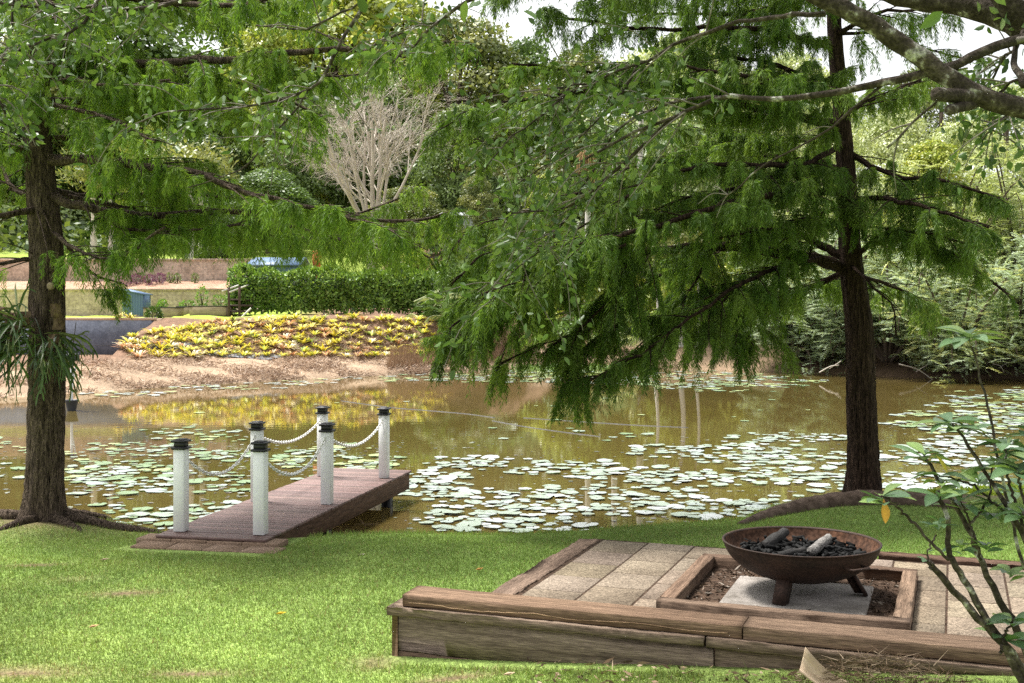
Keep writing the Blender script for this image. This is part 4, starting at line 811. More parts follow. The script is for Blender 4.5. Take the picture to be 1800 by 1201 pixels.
# shoreline shrubs under the right cypress
def shore_bush(px, Y, z, rad, n, L, W, cols, label, lm='leaf', cat='shrub', ncl=14):
    p = np.array([(px-900)*Y/F, Y, z]); mc, mt = MB(), MB(); rr = random.Random(px); cl = []
    for k in range(ncl):
        q = rdir(1)[0]; q[2] = abs(q[2])*.9; s = rr.uniform(.3, .45); cl.append((q*np.array(rad)*.75+np.array([0, 0, .1]), np.array(rad)*s, rr.randrange(len(cols))))
        tube(mt, smoothline([(0, 0, -.3), q*np.array(rad)*.4+np.array([0, 0, .1]), cl[-1][0]], 5), [.04, .012], 5)
    crown(mc, cl, n, L, W, cols); t_ = tag(empty('shrub', p), label, cat); mc.build('foliage', M[lm], t_); mt.build('stem', M['trunk'], t_)
shore_bush(995, 44.6, .75, (.9, .8, 1.0), 200, .12, .07, MG, 'rounded green shrub at the far water edge below the cypress sprays')
shore_bush(1075, 45.2, .7, (.9, .8, .6), 160, .12, .05, PAL, 'low pale green bush just right of the rounded shrub at the water edge')
shore_bush(870, 46.2, 1.6, (1.2, 1, 1.6), 200, .2, .1, MG, 'leafy green bush behind the ginger plants on the far bank')
shore_bush(800, 47.5, 1.9, (1.3, 1, 1.9), 240, .22, .1, MG, 'leafy green bush behind the ginger plants under the pale shed'); shore_bush(930, 45.8, 1.1, (1.3, .9, 1.2), 220, .2, .1, YE, 'low yellow green bush on the far bank between the ginger plants and the rounded shrub'); shore_bush(740, 50, 2.2, (1.6, 1, 2.3), 260, .24, .12, YE, 'yellow green bush behind the end of the clipped hedge')
shore_bush(1180, 47, 1.4, (1.8, 1.2, 1.8), 240, .22, .1, YE, 'broad yellow green bush on the far bank behind hanging cypress tips'); shore_bush(1040, 48.5, 1.6, (2.4, 1.2, 3.0), 330, .24, .12, YE, 'tall yellow green bush on the bank below the palm with the brown stalk'); shore_bush(1230, 49, 1.6, (2.2, 1.2, 3.0), 330, .24, .12, YE, 'tall bright bush on the bank right of the white trunk palm'); shore_bush(1400, 48.5, 1.6, (2.0, 1.2, 2.8), 300, .24, .12, PAL, 'tall pale bush on the bank behind the right cypress limb'); shore_bush(1290, 46.5, 1.4, (1.6, 1.2, 1.6), 240, .22, .1, YE, 'bright green bush on the bank left of the right cypress trunk')
mb = MB()
for k in range(95):
    a = rnd.uniform(0, 6.28); b0 = np.array([rnd.gauss(0, .8), rnd.gauss(0, .4), rnd.uniform(.1, 1.1)]); frond(mb, b0, np.array([math.cos(a), math.sin(a)*.8, 0]), rnd.uniform(.9, 1.6), rnd.uniform(.05, .7), 13, rnd.choice([(.10, .17, .04), (.30, .33, .16), (.07, .12, .03)]), .34, .06)
tag(mb.build('ginger_plant', M['leaf'], loc=placed('x', 808, 43.8)), 'ginger plant clump with long striped leaves at the end of the hedge', 'plant')
mb = MB(); n = 2600; o = np.stack([R.normal(0, 1.1, n), R.normal(0, .5, n), R.rand(n)*.16], 1); leaves(mb, o, rdir(n)+np.array([0, 0, .4]), rdir(n), R.uniform(.08, .2, n), R.uniform(.03, .06, n), np.array([(.17, .27, .08), (.25, .36, .14)])[R.randint(0, 2, n)])
tag(mb.build('water_plants', M['leaf'], loc=G(990, 650)+np.array([0, -.3, -.02])), 'pale green waterside plants along the far edge', 'plants', kind='stuff')
# feathery wattles leaning over the water on the right
def wattle(px, Y, h, wd, seed, label, tint):
    rr = random.Random(seed); Y -= 1.3; x = (px-900)*Y/F; p = np.array([x, Y, max(.1, hz(x, Y)-.1)]); t_ = tag(empty('wattle_tree', p), label, 'tree'); mc, mt = MB(), MB()
    for k in range(30):
        a = rr.uniform(0, 6.28); up = rr.uniform(.15, 1.0); e = np.array([math.cos(a)*wd*.5*rr.uniform(.5, 1), math.sin(a)*wd*.42*rr.uniform(.4, 1)-wd*.16, h*up*rr.uniform(.75, 1)]); m_ = e*.5+np.array([0, 0, h*.12]); pts = smoothline([(0, 0, 0), m_*.6, m_, e, e+np.array([e[0]*.12, e[1]*.12-.1, -.25*h*rr.random()])], 14); tube(mt, pts, [.09, .04, .012], 6, rough=.08)
        nn_ = 62; i = R.randint(5, 14, nn_); o = pts[i]+R.normal(0, .34, (nn_, 3))*np.array([1, 1, .5]); dr = unit(R.normal(0, 1, (nn_, 3))*np.array([1, 1, .25])+unit(e)*.6); pl = R.uniform(.35, .7, nn_); cc = np.array(tint)[R.randint(0, len(tint), nn_)]
        # feathery leaf: a curved row of narrow leaflets on each side
        kk = 16; u = np.linspace(.1, 1, kk)[None, :, None]; row = o[:, None]+dr[:, None]*pl[:, None, None]*u+np.array([0, 0, -.28])*u*u*pl[:, None, None]
        sd_ = unit(np.cross(dr, [0, 0, 1.]))[:, None]
        for s in (-1, 1):
            d = np.broadcast_to(sd_*s+dr[:, None]*.5, row.shape)+R.normal(0, .15, row.shape); leaves(mc, row.reshape(-1, 3), d.reshape(-1, 3), np.tile(np.array([.0, 0, 1.]), (nn_*kk, 1))*.3+np.cross(d.reshape(-1, 3), [0, 0, 1]), .125, .032, np.repeat(cc, kk, 0)*R.uniform(.8, 1.2, (nn_*kk, 1)))
    mc.build('crown', M['leaf'], t_); mt.build('trunk', M['trunk'], t_, smooth=True)
GG = [(.34, .42, .28), (.42, .49, .34), (.26, .33, .21)]; GY = [(.38, .45, .27), (.48, .50, .24), (.30, .38, .24), (.36, .43, .29)]
for a in ((1395, 43.2, 3.4, 3.6, 1, 'grey green feathery wattle on the far bank left of the right cypress trunk', GG), (1560, 41.0, 4.6, 4.6, 2, 'grey green feathery wattle directly right of the right cypress trunk', GG), (1680, 39.2, 3.6, 4.6, 3, 'yellow tipped feathery wattle trailing its branches into the pond', GY), (1790, 40.2, 4.4, 4.8, 4, 'feathery wattle leaning over the dark water beyond the leafy shrub', GG), (1900, 40.5, 5.2, 5, 5, 'feathery wattle at the outer end of the far shore', GY), (1650, 44.5, 6.8, 5.5, 6, 'taller pale wattle behind the yellow tipped wattle', PAL), (1480, 45.5, 6, 5, 7, 'tall pale wattle partly behind the right cypress trunk', PAL), (1800, 45, 7.2, 5.5, 8, 'tallest pale wattle behind the one over the dark water', PAL)): wattle(*a)
for k, (p, q, lb) in enumerate((((1580, 640), (1640, 668), 'bare twig sticking out of the water under the wattles'), ((1440, 655), (1475, 642), 'pale dead stick at the water edge left of the cypress trunk'), ((1745, 640), (1765, 655), 'thin bare stem standing in the dark water under the wattle'))):
    a, b = P(p[0], p[1], 37.2), P(q[0], q[1], 37.0); mb = MB(); tube(mb, smoothline([a, (a+b)/2+np.array([.05, 0, .08]), b], 8), [.02, .012], 5); tube(mb, smoothline([(a+b)/2, (a+b)/2+np.array([.35, -.1, .25])], 4), .010, 4); tag(mb.build('dead_stick', M['bare']), lb, 'stick')
# gum trunks on the upper terrace
for px, Y, r_, lb in ((1150, 45.4, .06, 'slender pale gum right beside the white trunk palm'), (1195, 45.8, .09, 'pale gum with the thickest trunk among those behind the right cypress'), (1222, 45.5, .055, 'slender pale gum to the right of the thick pale gum'), (330, 53.2, .16, 'pale gum with a smooth leaning trunk standing on the upper block wall'), (160, 53.5, .14, 'pale gum on the slope nearest the left cypress trunk'), (190, 52.9, .10, 'slender pale gum between two others above the block wall'), (350, 56, .12, 'slim pale gum behind the smooth leaning trunk')):
    p = placed('x', px, Y); mc, mt = MB(), MB(); tube(mt, smoothline([(0, 0, -.5), (.15, 0, 1.8), (-.1, .1, 4.2)], 12), [r_*1.3, r_, r_*.6], 9, rough=.04)
    crown(mc, [((rnd.uniform(-1, 1), rnd.uniform(-1, 1), 3.2+rnd.random()*1.6), (1.2, 1.2, .8), k % 3) for k in range(8)], 130, .3, .09, OL); put_tree(mc, mt, p, lb, tm='palebark', name='gum_tree')
shore_bush(385, 54.5, hz(-13.5, 54.5), (1.2, .5, .5), 140, .18, .08, DK, 'dark low shrub row at the top of the upper block wall')

# ================================================================== swamp cypresses
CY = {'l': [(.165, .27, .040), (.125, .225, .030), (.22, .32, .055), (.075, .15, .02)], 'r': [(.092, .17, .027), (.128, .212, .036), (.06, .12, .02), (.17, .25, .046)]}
def sprays(mb, o, d, L, cols, K=34, ll=(.035, .078), w=(.0045, .0085), droop=.72):
    """drooping feathery branchlets: K narrow leaflets hung along each curved strand"""
    if KEEP is not None: k = KEEP(o); o, d, L, cols = o[k], d[k], L[k], cols[k]
    n = len(o); u = R.rand(n, K)[..., None]*.95+.05; Lx = L[:, None, None]
    row = o[:, None]+d[:, None]*Lx*(.55*u-.25*u*u)+np.array([0, 0, -1.])*Lx*droop*(.25*u+.75*u*u)
    tn = unit(d[:, None]*(.55-.5*u)+np.array([0, 0, -1.])*droop*(.25+1.5*u)); sd_ = unit(np.cross(tn, R.normal(size=(n, K, 3))))
    dd = unit(tn*.8+sd_*.6+np.array([0, 0, -.15])); fl = unit(np.cross(dd, R.normal(size=(n, K, 3))))
    cc = np.asarray(cols)[:, None]*R.uniform(.7, 1.3, (n, 1, 1))*R.uniform(.8, 1.2, (n, K, 1))
    leaves(mb, row.reshape(-1, 3), dd.reshape(-1, 3), fl.reshape(-1, 3), R.uniform(*ll, n*K), R.uniform(*w, n*K), cc.reshape(-1, 3), .4)
KEEP = None
def cyp_limb(mt, mf, pts, r0, cols, twl=(.5, 1.1), t0=.15, dens=1.0, tip=.012, droop=.72, step=.12, flatten=.15, hang=0.):
    pts = np.asarray(pts, float); Lt = np.linalg.norm(np.diff(pts, axis=0), axis=1).sum(); n = max(8, int(Lt/.12)); q = smoothline(pts, n); q[2:] += R.normal(0, .008, q[2:].shape)
    tube(mt, q, [r0, r0*.72, r0*.45, tip], 8, rough=.08); tn = unit(np.gradient(q, axis=0))
    O, D, LL, CC = [], [], [], []
    s = t0*Lt; side = 1
    while s < Lt*1.0:
        u = s/Lt; i = min(n-1, int(u*(n-1))); b = q[i]; side = -side; hv = unit(np.cross(tn[i], [0, 0, 1.]))*side
        tl = R.uniform(*twl)*(1-.55*u)*(.6+.4*min(1, u*4)); d = unit(hv*R.uniform(.5, 1.1)+tn[i]*R.uniform(.4, .9)+np.array([0, 0, R.normal(.06, flatten)]))
        m_ = 7; v = np.linspace(0, 1, m_)[:, None]; tp = b+d*tl*v+np.array([0, 0, -1.])*tl*(.14+hang)*v*v+np.array([0, 0, .05])*tl*v; tube(mt, tp, [r0*.14+.004, .003], 4, cap=False)
        if R.rand() < .16: s += step*.8; continue
        ns_ = max(3, int(tl/.0155*dens*R.uniform(.5, 1.4))); tw_s = R.uniform(.65, 1.25); vv = R.rand(ns_)*.95+.05; o = np.stack([np.interp(vv, v[:, 0], tp[:, k]) for k in range(3)], 1)
        hd = unit(np.cross(d, [0, 0, 1.])); sg = R.choice([-1, 1], ns_)[:, None]; dd = unit(hd*sg*R.uniform(.4, 1, (ns_, 1))+d*R.uniform(.3, 1., (ns_, 1))+np.array([0, 0, .1])); O.append(o); D.append(dd); LL.append(R.uniform(.16, .46, ns_)*(1.15-.3*vv)*R.uniform(.7, 1.25)*tw_s); CC.append((.45*np.array(cols[R.randint(0, len(cols))])+.55*np.array(cols)[R.randint(0, len(cols), ns_)])*R.uniform(.88, 1.12))
        s += step*R.uniform(.6, 1.4)
    if not O: return
    O, D, LL = np.concatenate(O), np.concatenate(D), np.concatenate(LL); sprays(mf, O, D, LL, np.concatenate(CC), droop=droop)
def trunk_mesh(pts, rad, flare=.9, lobes=6, n=70, ns=28):
    q = smoothline(pts, n); mb = MB(); tube(mb, q, np.interp(np.linspace(0, 1, n), np.linspace(0, 1, len(rad)), rad), ns); v = mb.v[0].reshape(n, ns, 3); a = np.arange(ns)*2*math.pi/ns
    c = q[:, None]; off = v-c; hgt = (q[:, 2]-q[0, 2])[:, None]; ph = R.uniform(0, 6.28, 4)
    k = 1+flare*np.exp(-hgt/.16)*(.45+.55*np.cos(a*lobes/2+ph[0])*np.cos(a*1.0+ph[1]))+.05*np.cos(a*5+ph[2]+hgt*.6)+.035*np.cos(a*9+hgt*2+ph[3])+.02*R.normal(size=(n, ns))
    mb.v[0] = (c+off*k[..., None]).reshape(-1, 3); return mb
def root(mt, p, a, L, r_, wig=.25):
    pts = [p]; d = a
    for k in range(6): d += rnd.gauss(0, wig); q = pts[-1]+np.array([math.cos(d), math.sin(d), 0])*L/6; q[2] = hz(q[0], q[1])+r_*(.45-.15*k); pts.append(q)
    tube(mt, smoothline(pts, 18), [r_, r_*.7, r_*.25], 8, rough=.1)
def PT(lst): return [P(a, b, c) for a, b, c in lst]
# --- left cypress
KEEP = lambda o: ~((np.abs(o[:, 0]+4.40) < .34) & (o[:, 1] < 11.2) & (o[:, 2] < 3.75))
YT = 11.06; base = np.array([(76-900)*YT/F, YT, hz(-4.38, YT)-.06])
lt = tag(empty('swamp_cypress', base), 'swamp cypress with the fern on its trunk standing left of the jetty', 'tree'); off = base
trp = PT([(76, 935, YT), (80, 800, YT), (84, 650, YT), (83, 450, YT), (70, 300, YT), (58, 150, YT), (50, -20, YT), (45, -500, YT), (45, -1100, YT)]); trp[0][2] = base[2]
mt = trunk_mesh(trp, [.175, .165, .163, .15, .13, .11, .10, .07, .03], .75, 6, 120); mf = MB()
for a, L, r_ in ((.1, 1.5, .06), (.9, .7, .07), (2.2, .9, .06), (3.3, 1.1, .07), (4.6, .6, .05), (5.6, .55, .06)): root(mt, trp[0]+np.array([math.cos(a)*.18, math.sin(a)*.18, .08]), a, L, r_)
cl = CY['l']
def TL(lst, r0, **k): cyp_limb(mt, mf, PT(lst), r0, cl, **k)
TL([(58, 60, 11.05), (140, 83, 10.9), (230, 112, 10.7), (400, 103, 10.4), (590, 88, 10.2), (700, 95, 10.1), (790, 70, 10.0)], .055, t0=.08, twl=(.5, 1.0))
TL([(90, 283, 11.0), (150, 280, 10.7), (250, 292, 10.3), (335, 305, 10.0), (440, 340, 9.8), (580, 372, 9.7), (700, 410, 9.6)], .05, twl=(.45, .95))
TL([(94, 335, 11.1), (150, 345, 11.4), (260, 347, 11.9), (420, 375, 12.4), (600, 380, 12.8), (740, 335, 13.0)], .035, twl=(.45, .9), t0=.3)
TL([(94, 347, 11.0), (140, 362, 10.9), (200, 374, 10.9), (265, 380, 11.0), (400, 372, 11.1), (550, 372, 11.2), (700, 390, 11.3), (800, 375, 11.4)], .05, twl=(.4, .8))
TL([(70, 268, 11.05), (40, 262, 11.0), (-60, 255, 10.8), (-250, 280, 10.5)], .05); TL([(75, 355, 11.1), (50, 372, 10.9), (-30, 382, 10.6), (-200, 400, 10.3)], .045)
TL([(78, 345, 11.1), (20, 330, 11.5), (-20, 250, 12), (-120, 200, 12.5)], .03); TL([(80, 455, 11.1), (50, 455, 11.0), (-40, 470, 10.7), (-150, 500, 10.5)], .03)
TL([(95, 400, 11.1), (150, 470, 11.3), (190, 490, 11.4), (215, 498, 11.4)], .022, t0=.25, twl=(.25, .5), hang=.3); TL([(95, 410, 10.9), (140, 440, 10.3), (200, 455, 9.9), (290, 400, 9.6)], .022, t0=.3, twl=(.3, .6))
for k in range(9):   # limbs that leave the trunk on its other sides, higher up too
    y0 = rnd.uniform(-260, 240); az = rnd.uniform(0, 6.28); q0 = P(60, y0, YT); L = rnd.uniform(1.8, 3.0); dr = np.array([math.cos(az), math.sin(az), 0]); cyp_limb(mt, mf, [q0, q0+dr*L*.35+np.array([0, 0, .12]), q0+dr*L*.7+np.array([0, 0, .05]), q0+dr*L+np.array([0, 0, -.25])], .04, cl)
TL([(60, 130, 11.1), (150, 150, 11.6), (260, 170, 12.0), (350, 190, 12.4)], .03, twl=(.4, .8)); TL([(58, 10, 11.1), (200, -5, 10.8), (400, 10, 10.4), (560, -30, 10.2)], .05); TL([(60, 180, 11.0), (120, 190, 10.3), (200, 210, 9.8), (270, 250, 9.5)], .025, twl=(.3, .6)); TL([(420, 103, 10.4), (520, 130, 10.8), (640, 130, 11.1), (760, 110, 11.4)], .018, twl=(.3, .6), t0=.1)
TL([(150, 362, 10.95), (220, 400, 10.7), (320, 405, 10.5), (440, 395, 10.4)], .022, t0=.1, twl=(.35, .7)); TL([(120, 345, 11.2), (240, 370, 11.6), (380, 400, 12.0), (540, 420, 12.2), (680, 440, 12.3)], .025, t0=.15, twl=(.4, .8)); TL([(70, 240, 11.05), (160, 250, 11.3), (240, 300, 11.6), (330, 340, 11.8), (470, 355, 12)], .025, t0=.15, twl=(.35, .7)); TL([(60, 120, 11.0), (30, 130, 10.7), (0, 160, 10.5), (-60, 190, 10.3)], .025, twl=(.4, .8)); TL([(62, 90, 11.0), (130, 140, 10.4), (200, 150, 10.1), (300, 140, 9.9)], .025, twl=(.35, .7))
TL([(420, 372, 10.9), (520, 400, 10.6), (620, 425, 10.4), (740, 440, 10.2)], .02, twl=(.3, .6), t0=.1); TL([(560, 375, 9.7), (640, 395, 9.9), (720, 430, 10.1), (770, 470, 10.2)], .014, twl=(.25, .5), t0=.1)
for s in (mt, mf): s.v = [v-off for v in s.v]
mt.build('trunk', M['bark'], lt, smooth=True); sc_ = MB(); q_ = P(88, 503, 10.885)-off; lathe(sc_, [(.001, .012), (.012, .010), (.020, .014), (.028, .008), (.030, -.02)], 16); sc_.v[0] = sc_.v[0][:, [0, 2, 1]]*np.array([1, -1, 1.2])+q_; sc_.build('branch_scar', M['planter'], lt); mf.build('crown', M['leaf_cyp'], lt); print('left', mf.n)
def PT0(lst): return [P(a, b, c) for a, b, c in lst]
# --- right cypress
YR = 12.6; YK = YR/13.35; KEEP = lambda o: ~((np.abs(o[:, 0]-3.66) < .30) & (o[:, 1] < 12.75) & ((o[:, 2] < 2.75) | ((o[:, 2] > 3.75) & (o[:, 2] < 5.1))))
def PT(lst): return [P(a, b, c*YK) for a, b, c in lst]
base = np.array([(1516-900)*YR/F, YR, hz(3.73, YR)-.05]); rt = tag(empty('swamp_cypress', base), 'dark trunked swamp cypress standing on the mound behind the fire bowl', 'tree'); off = base
trp = [P(a, b, YR) for a, b in ((1517, 880), (1517, 800), (1514, 700), (1510, 570), (1495, 450), (1490, 330), (1480, 200), (1468, 60), (1462, -100), (1455, -600))]; trp[0][2] = base[2]
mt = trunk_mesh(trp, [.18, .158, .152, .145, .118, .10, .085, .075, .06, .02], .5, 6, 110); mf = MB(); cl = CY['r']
def TR(lst, r0, **k):
    k['dens'] = k.get('dens', 1.0)*1.35; cyp_limb(mt, mf, PT(lst), r0, cl, **k)
TR([(1490, 475, 13.35), (1440, 457, 13.2), (1380, 447, 13.0), (1290, 435, 12.7), (1150, 440, 12.3), (1000, 480, 12.0), (880, 560, 11.8), (790, 600, 11.7)], .075, t0=.2, twl=(.5, 1.15))
TR([(1482, 222, 13.35), (1400, 205, 13.1), (1290, 180, 12.8), (1165, 148, 12.5), (1000, 165, 12.2), (830, 190, 12.0)], .055, t0=.12, twl=(.5, 1.05))
TR([(1470, 85, 13.35), (1390, 65, 13.0), (1300, 48, 12.6), (1120, 50, 12.2), (950, 20, 12)], .045, t0=.12)
TR([(1492, 455, 13.35), (1440, 430, 13.5), (1380, 402, 13.7), (1210, 360, 14.0), (1135, 327, 14.2), (980, 350, 14.4), (860, 420, 14.6)], .05, t0=.15, twl=(.5, 1.1))
TR([(1500, 455, 13.3), (1560, 408, 13.0), (1620, 425, 12.8), (1690, 457, 12.6), (1790, 530, 12.3)], .03, t0=.15, twl=(.35, .7))
TR([(1492, 270, 13.35), (1520, 285, 13.2), (1560, 305, 13.0), (1660, 320, 12.7), (1760, 350, 12.5)], .04, t0=.15, twl=(.4, .9)); TR([(1480, 210, 13.35), (1510, 185, 13.6), (1600, 150, 14), (1700, 120, 14.3)], .035, twl=(.4, .8))
TR([(1440, 455, 13.0), (1340, 480, 12.3), (1240, 540, 11.8), (1130, 620, 11.5), (1040, 668, 11.4)], .028, t0=.1, twl=(.4, .8)); TR([(1440, 455, 13.1), (1330, 520, 12.9), (1290, 570, 12.8), (1330, 610, 12.8)], .024, t0=.2, twl=(.35, .7), hang=.3)
TR([(1490, 340, 13.3), (1420, 340, 12.6), (1320, 350, 11.9), (1180, 390, 11.4), (1020, 430, 11.1), (900, 440, 11.0)], .045, t0=.1, twl=(.5, 1.1)); TR([(1490, 350, 13.3), (1560, 350, 12.5), (1640, 370, 12), (1740, 400, 11.7)], .035, t0=.1, twl=(.45, .9))
TR([(1488, 300, 13.4), (1380, 280, 14.0), (1240, 270, 14.6), (1080, 300, 15.0), (900, 320, 15.3)], .045, t0=.15, twl=(.5, 1.0), dens=.8); TR([(1475, 140, 13.3), (1400, 150, 12.5), (1280, 130, 11.9), (1120, 110, 11.5)], .04, t0=.1); TR([(1485, 250, 13.3), (1400, 290, 12.5), (1260, 290, 11.9), (1140, 320, 11.6), (1060, 380, 11.5)], .035, t0=.15, twl=(.4, .85), dens=.8)
TR([(1495, 470, 13.4), (1440, 500, 14.0), (1370, 520, 14.4), (1260, 520, 14.8), (1120, 560, 15.2)], .04, t0=.15, twl=(.45, .9)); TR([(1498, 480, 13.4), (1560, 500, 13.9), (1600, 520, 14.1), (1660, 560, 14.3)], .025, t0=.2, twl=(.3, .6), hang=.2); TR([(1496, 465, 13.3), (1530, 500, 12.8), (1570, 540, 12.6), (1575, 590, 12.6)], .018, t0=.3, twl=(.25, .5), hang=.3)
TR([(1480, 20, 13.4), (1400, -20, 13), (1250, -60, 12.5), (1000, -60, 12.2), (870, -20, 12)], .04); TR([(1470, 60, 13.3), (1560, 20, 13), (1700, 20, 12.7)], .03, dens=.5)
TR([(1150, 440, 12.3), (1100, 500, 12.0), (1040, 560, 11.9), (960, 620, 11.8)], .018, t0=.1, twl=(.4, .8), hang=.2); TR([(1000, 480, 12.0), (930, 500, 11.6), (850, 530, 11.5), (780, 590, 11.4)], .014, t0=.1, twl=(.3, .6), hang=.2); TR([(1250, 440, 12.6), (1220, 500, 12.4), (1180, 560, 12.3), (1150, 600, 12.3)], .016, t0=.1, twl=(.4, .8), hang=.25)
TR([(1050, 440, 12.2), (950, 470, 12.3), (860, 500, 12.4), (790, 540, 12.4)], .014, t0=.0, twl=(.4, .8), hang=.15); TR([(1000, 430, 11.6), (920, 430, 11.5), (850, 450, 11.4), (790, 500, 11.4)], .012, t0=.0, twl=(.4, .7), hang=.15); TR([(1040, 560, 11.9), (1000, 590, 11.9), (940, 610, 11.8), (880, 640, 11.8)], .010, t0=.0, twl=(.3, .55), hang=.2)
TR([(1100, 430, 11.2), (1000, 470, 11), (900, 500, 10.9), (850, 520, 10.9)], .014, t0=.1, twl=(.4, .8), hang=.15); TR([(830, 190, 12), (800, 210, 11.9), (770, 230, 11.9)], .01, t0=.0, twl=(.3, .5), hang=.2); TR([(1000, 170, 12.2), (920, 230, 12.4), (860, 250, 12.5), (800, 230, 12.6)], .012, t0=.0, twl=(.4, .7), hang=.2)
for lst in ([(1120, 440, 12.3), (1020, 450, 12.1), (920, 480, 12.0), (830, 540, 11.9), (790, 600, 11.9)], [(1150, 400, 11.5), (1040, 420, 11.4), (930, 470, 11.3), (860, 540, 11.3), (840, 600, 11.3)], [(1000, 480, 12.0), (950, 530, 12.2), (900, 590, 12.3), (880, 630, 12.3)], [(1100, 560, 12.0), (1060, 590, 12.1), (1020, 640, 12.1), (1008, 680, 12.1)], [(1135, 340, 14.1), (1020, 400, 14.0), (920, 440, 13.9), (820, 470, 13.8)], [(980, 350, 14.4), (900, 380, 14.2), (830, 400, 14.0), (790, 450, 13.9)], [(1240, 440, 12.6), (1130, 500, 12.9), (1020, 540, 13.1), (930, 570, 13.2)], [(1180, 560, 12.3), (1130, 600, 12.4), (1090, 640, 12.4)], [(1300, 500, 12.2), (1250, 550, 12.1), (1230, 590, 12.1)], [(1330, 500, 12.8), (1320, 560, 12.9), (1318, 620, 12.9)]):
    TR(lst, .016, t0=.0, twl=(.35, .75), hang=.28, dens=1.25)
TR([(1465, -20, 13.3), (1350, 15, 13.2), (1200, 25, 13.1), (1080, 15, 13.0)], .03, t0=.1, twl=(.4, .9)); TR([(1462, -60, 13.3), (1300, -30, 12.6), (1150, -20, 12.2), (1030, 0, 12.0)], .03, t0=.2, twl=(.4, .9)); TR([(1468, 60, 13.3), (1540, 60, 13.2), (1640, 90, 13.1), (1740, 110, 13)], .022, t0=.2, twl=(.3, .6), dens=.7)
TR([(1488, 320, 13.3), (1400, 300, 12.9), (1300, 330, 12.4), (1200, 350, 12.1), (1120, 390, 11.9)], .03, t0=.1, twl=(.4, .9)); TR([(1484, 240, 13.3), (1420, 250, 13.6), (1330, 240, 14.0), (1200, 230, 14.3), (1060, 250, 14.6)], .03, t0=.1, twl=(.4, .9)); TR([(1492, 360, 13.35), (1430, 380, 12.7), (1360, 400, 12.3), (1260, 420, 12.0)], .025, t0=.15, twl=(.35, .8)); TR([(1494, 390, 13.35), (1540, 400, 12.8), (1620, 410, 12.5), (1720, 430, 12.2)], .022, t0=.15, twl=(.35, .7)); TR([(1478, 180, 13.3), (1380, 120, 13.0), (1240, 100, 12.7), (1080, 130, 12.5), (900, 110, 12.4)], .03, t0=.1, twl=(.4, .9))
for k in range(7):
    y0 = rnd.uniform(-300, 0); az = rnd.uniform(0, 6.28); q0 = P(1465, y0, YR); L = rnd.uniform(1.2, 2.4); dr = np.array([math.cos(az), math.sin(az), 0]); cyp_limb(mt, mf, [q0, q0+dr*L*.4+np.array([0, 0, .15]), q0+dr*L+np.array([0, 0, -.1])], .03, cl, dens=.6)
for s in (mt, mf): s.v = [v-off for v in s.v]
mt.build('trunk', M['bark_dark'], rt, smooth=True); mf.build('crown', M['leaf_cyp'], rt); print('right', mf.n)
# surface root that curves round the mound
mr = MB(); rp = []
for px, py in ((1300, 918), (1340, 904), (1400, 893), (1480, 889), (1560, 890), (1640, 893), (1710, 900)):
    p = G(px, py, .30); p[2] = hz(p[0], p[1])+.0; rp.append(p-off)
tube(mr, smoothline(rp, 40), [.03, .07, .10, .12, .12, .10, .06], 12, rough=.10); mr.build('surface_root', M['limb'], rt, smooth=True)
mb = MB(); n = 3500; o = np.stack([R.uniform(4.3, 5.9, n), R.uniform(12.4, 13.4, n), np.zeros(n)], 1); o[:, 2] = height(o[:, 0], o[:, 1])-.01; leaves(mb, o, rdir(n)+np.array([0, 0, .6]), rdir(n), R.uniform(.04, .10, n), R.uniform(.02, .04, n), np.array([(.22, .30, .03), (.30, .37, .05), (.14, .22, .02)])[R.randint(0, 3, n)])
tag(mb.build('moss', M['leaf']), 'bright yellow green moss and weeds on the bank right of the mound', 'moss', kind='stuff')

PT = PT0
# ------------------------------------------------------------------ staghorn fern on the left trunk
fp = P(60, 600, 10.9); sf = tag(empty('staghorn_fern', fp), 'staghorn fern with long forked fronds growing round the left cypress trunk', 'fern'); mb = MB()
def strap(mb, p, d, L, w0, col, fork=1, droop=1.0):
    n = 8; pts = [np.array(p)]; v = unit(np.array(d, float))
    for k in range(n): v = unit(v+np.array([rnd.gauss(0, .07), rnd.gauss(0, .07), -.16*droop])); pts.append(pts[-1]+v*L/n)
    pts = np.array(pts); tn = unit(np.gradient(pts, axis=0)); s = unit(np.cross(tn, [0, 1., .15])); w_ = w0*np.array([.35, .6, .8, .9, 1, 1.1, 1.05, .8, .25 if fork == 0 else .7])[:, None]
    V = np.stack([pts-s*w_, pts+tn*0+np.cross(s, tn)*w_*.35, pts+s*w_], 1).reshape(-1, 3); f = []
    for k in range(n): f += [(3*k, 3*k+1, 3*k+4, 3*k+3), (3*k+1, 3*k+2, 3*k+5, 3*k+4)]
    mb.add(V, f, np.array(col)*rnd.uniform(.75, 1.25))
    if fork:
        for sg in (-1, 1): strap(mb, pts[-2], tn[-1]+s[-1]*sg*.55, L*rnd.uniform(.25, .45), w0*.62, col, fork-1, droop)
for k in range(300):
    a = rnd.uniform(0, 6.28); r0 = rnd.random(); left_ = rnd.random() < .78
    if left_: p = np.array([rnd.uniform(-.30, .06), rnd.uniform(-.34, .1), rnd.uniform(-.12, .22)]); d = np.array([rnd.gauss(-.55, .5), rnd.gauss(-.5, .5), rnd.uniform(-.25, .9)])
    else: p = np.array([rnd.uniform(.12, .27), rnd.uniform(-.26, .12), rnd.uniform(-.2, .08)]); d = np.array([rnd.gauss(.45, .4), rnd.gauss(-.5, .4), rnd.uniform(-.3, .6)])
    strap(mb, p, d, rnd.uniform(.30, .56)*(1 if left_ else .75), rnd.uniform(.006, .012), rnd.choice([(.05, .095, .028), (.07, .125, .035), (.04, .07, .025), (.11, .14, .04)]), rnd.choice([0, 1, 1, 2]), rnd.uniform(.7, 1.5))
mb.build('fronds', M['leaf'], sf, smooth=True)
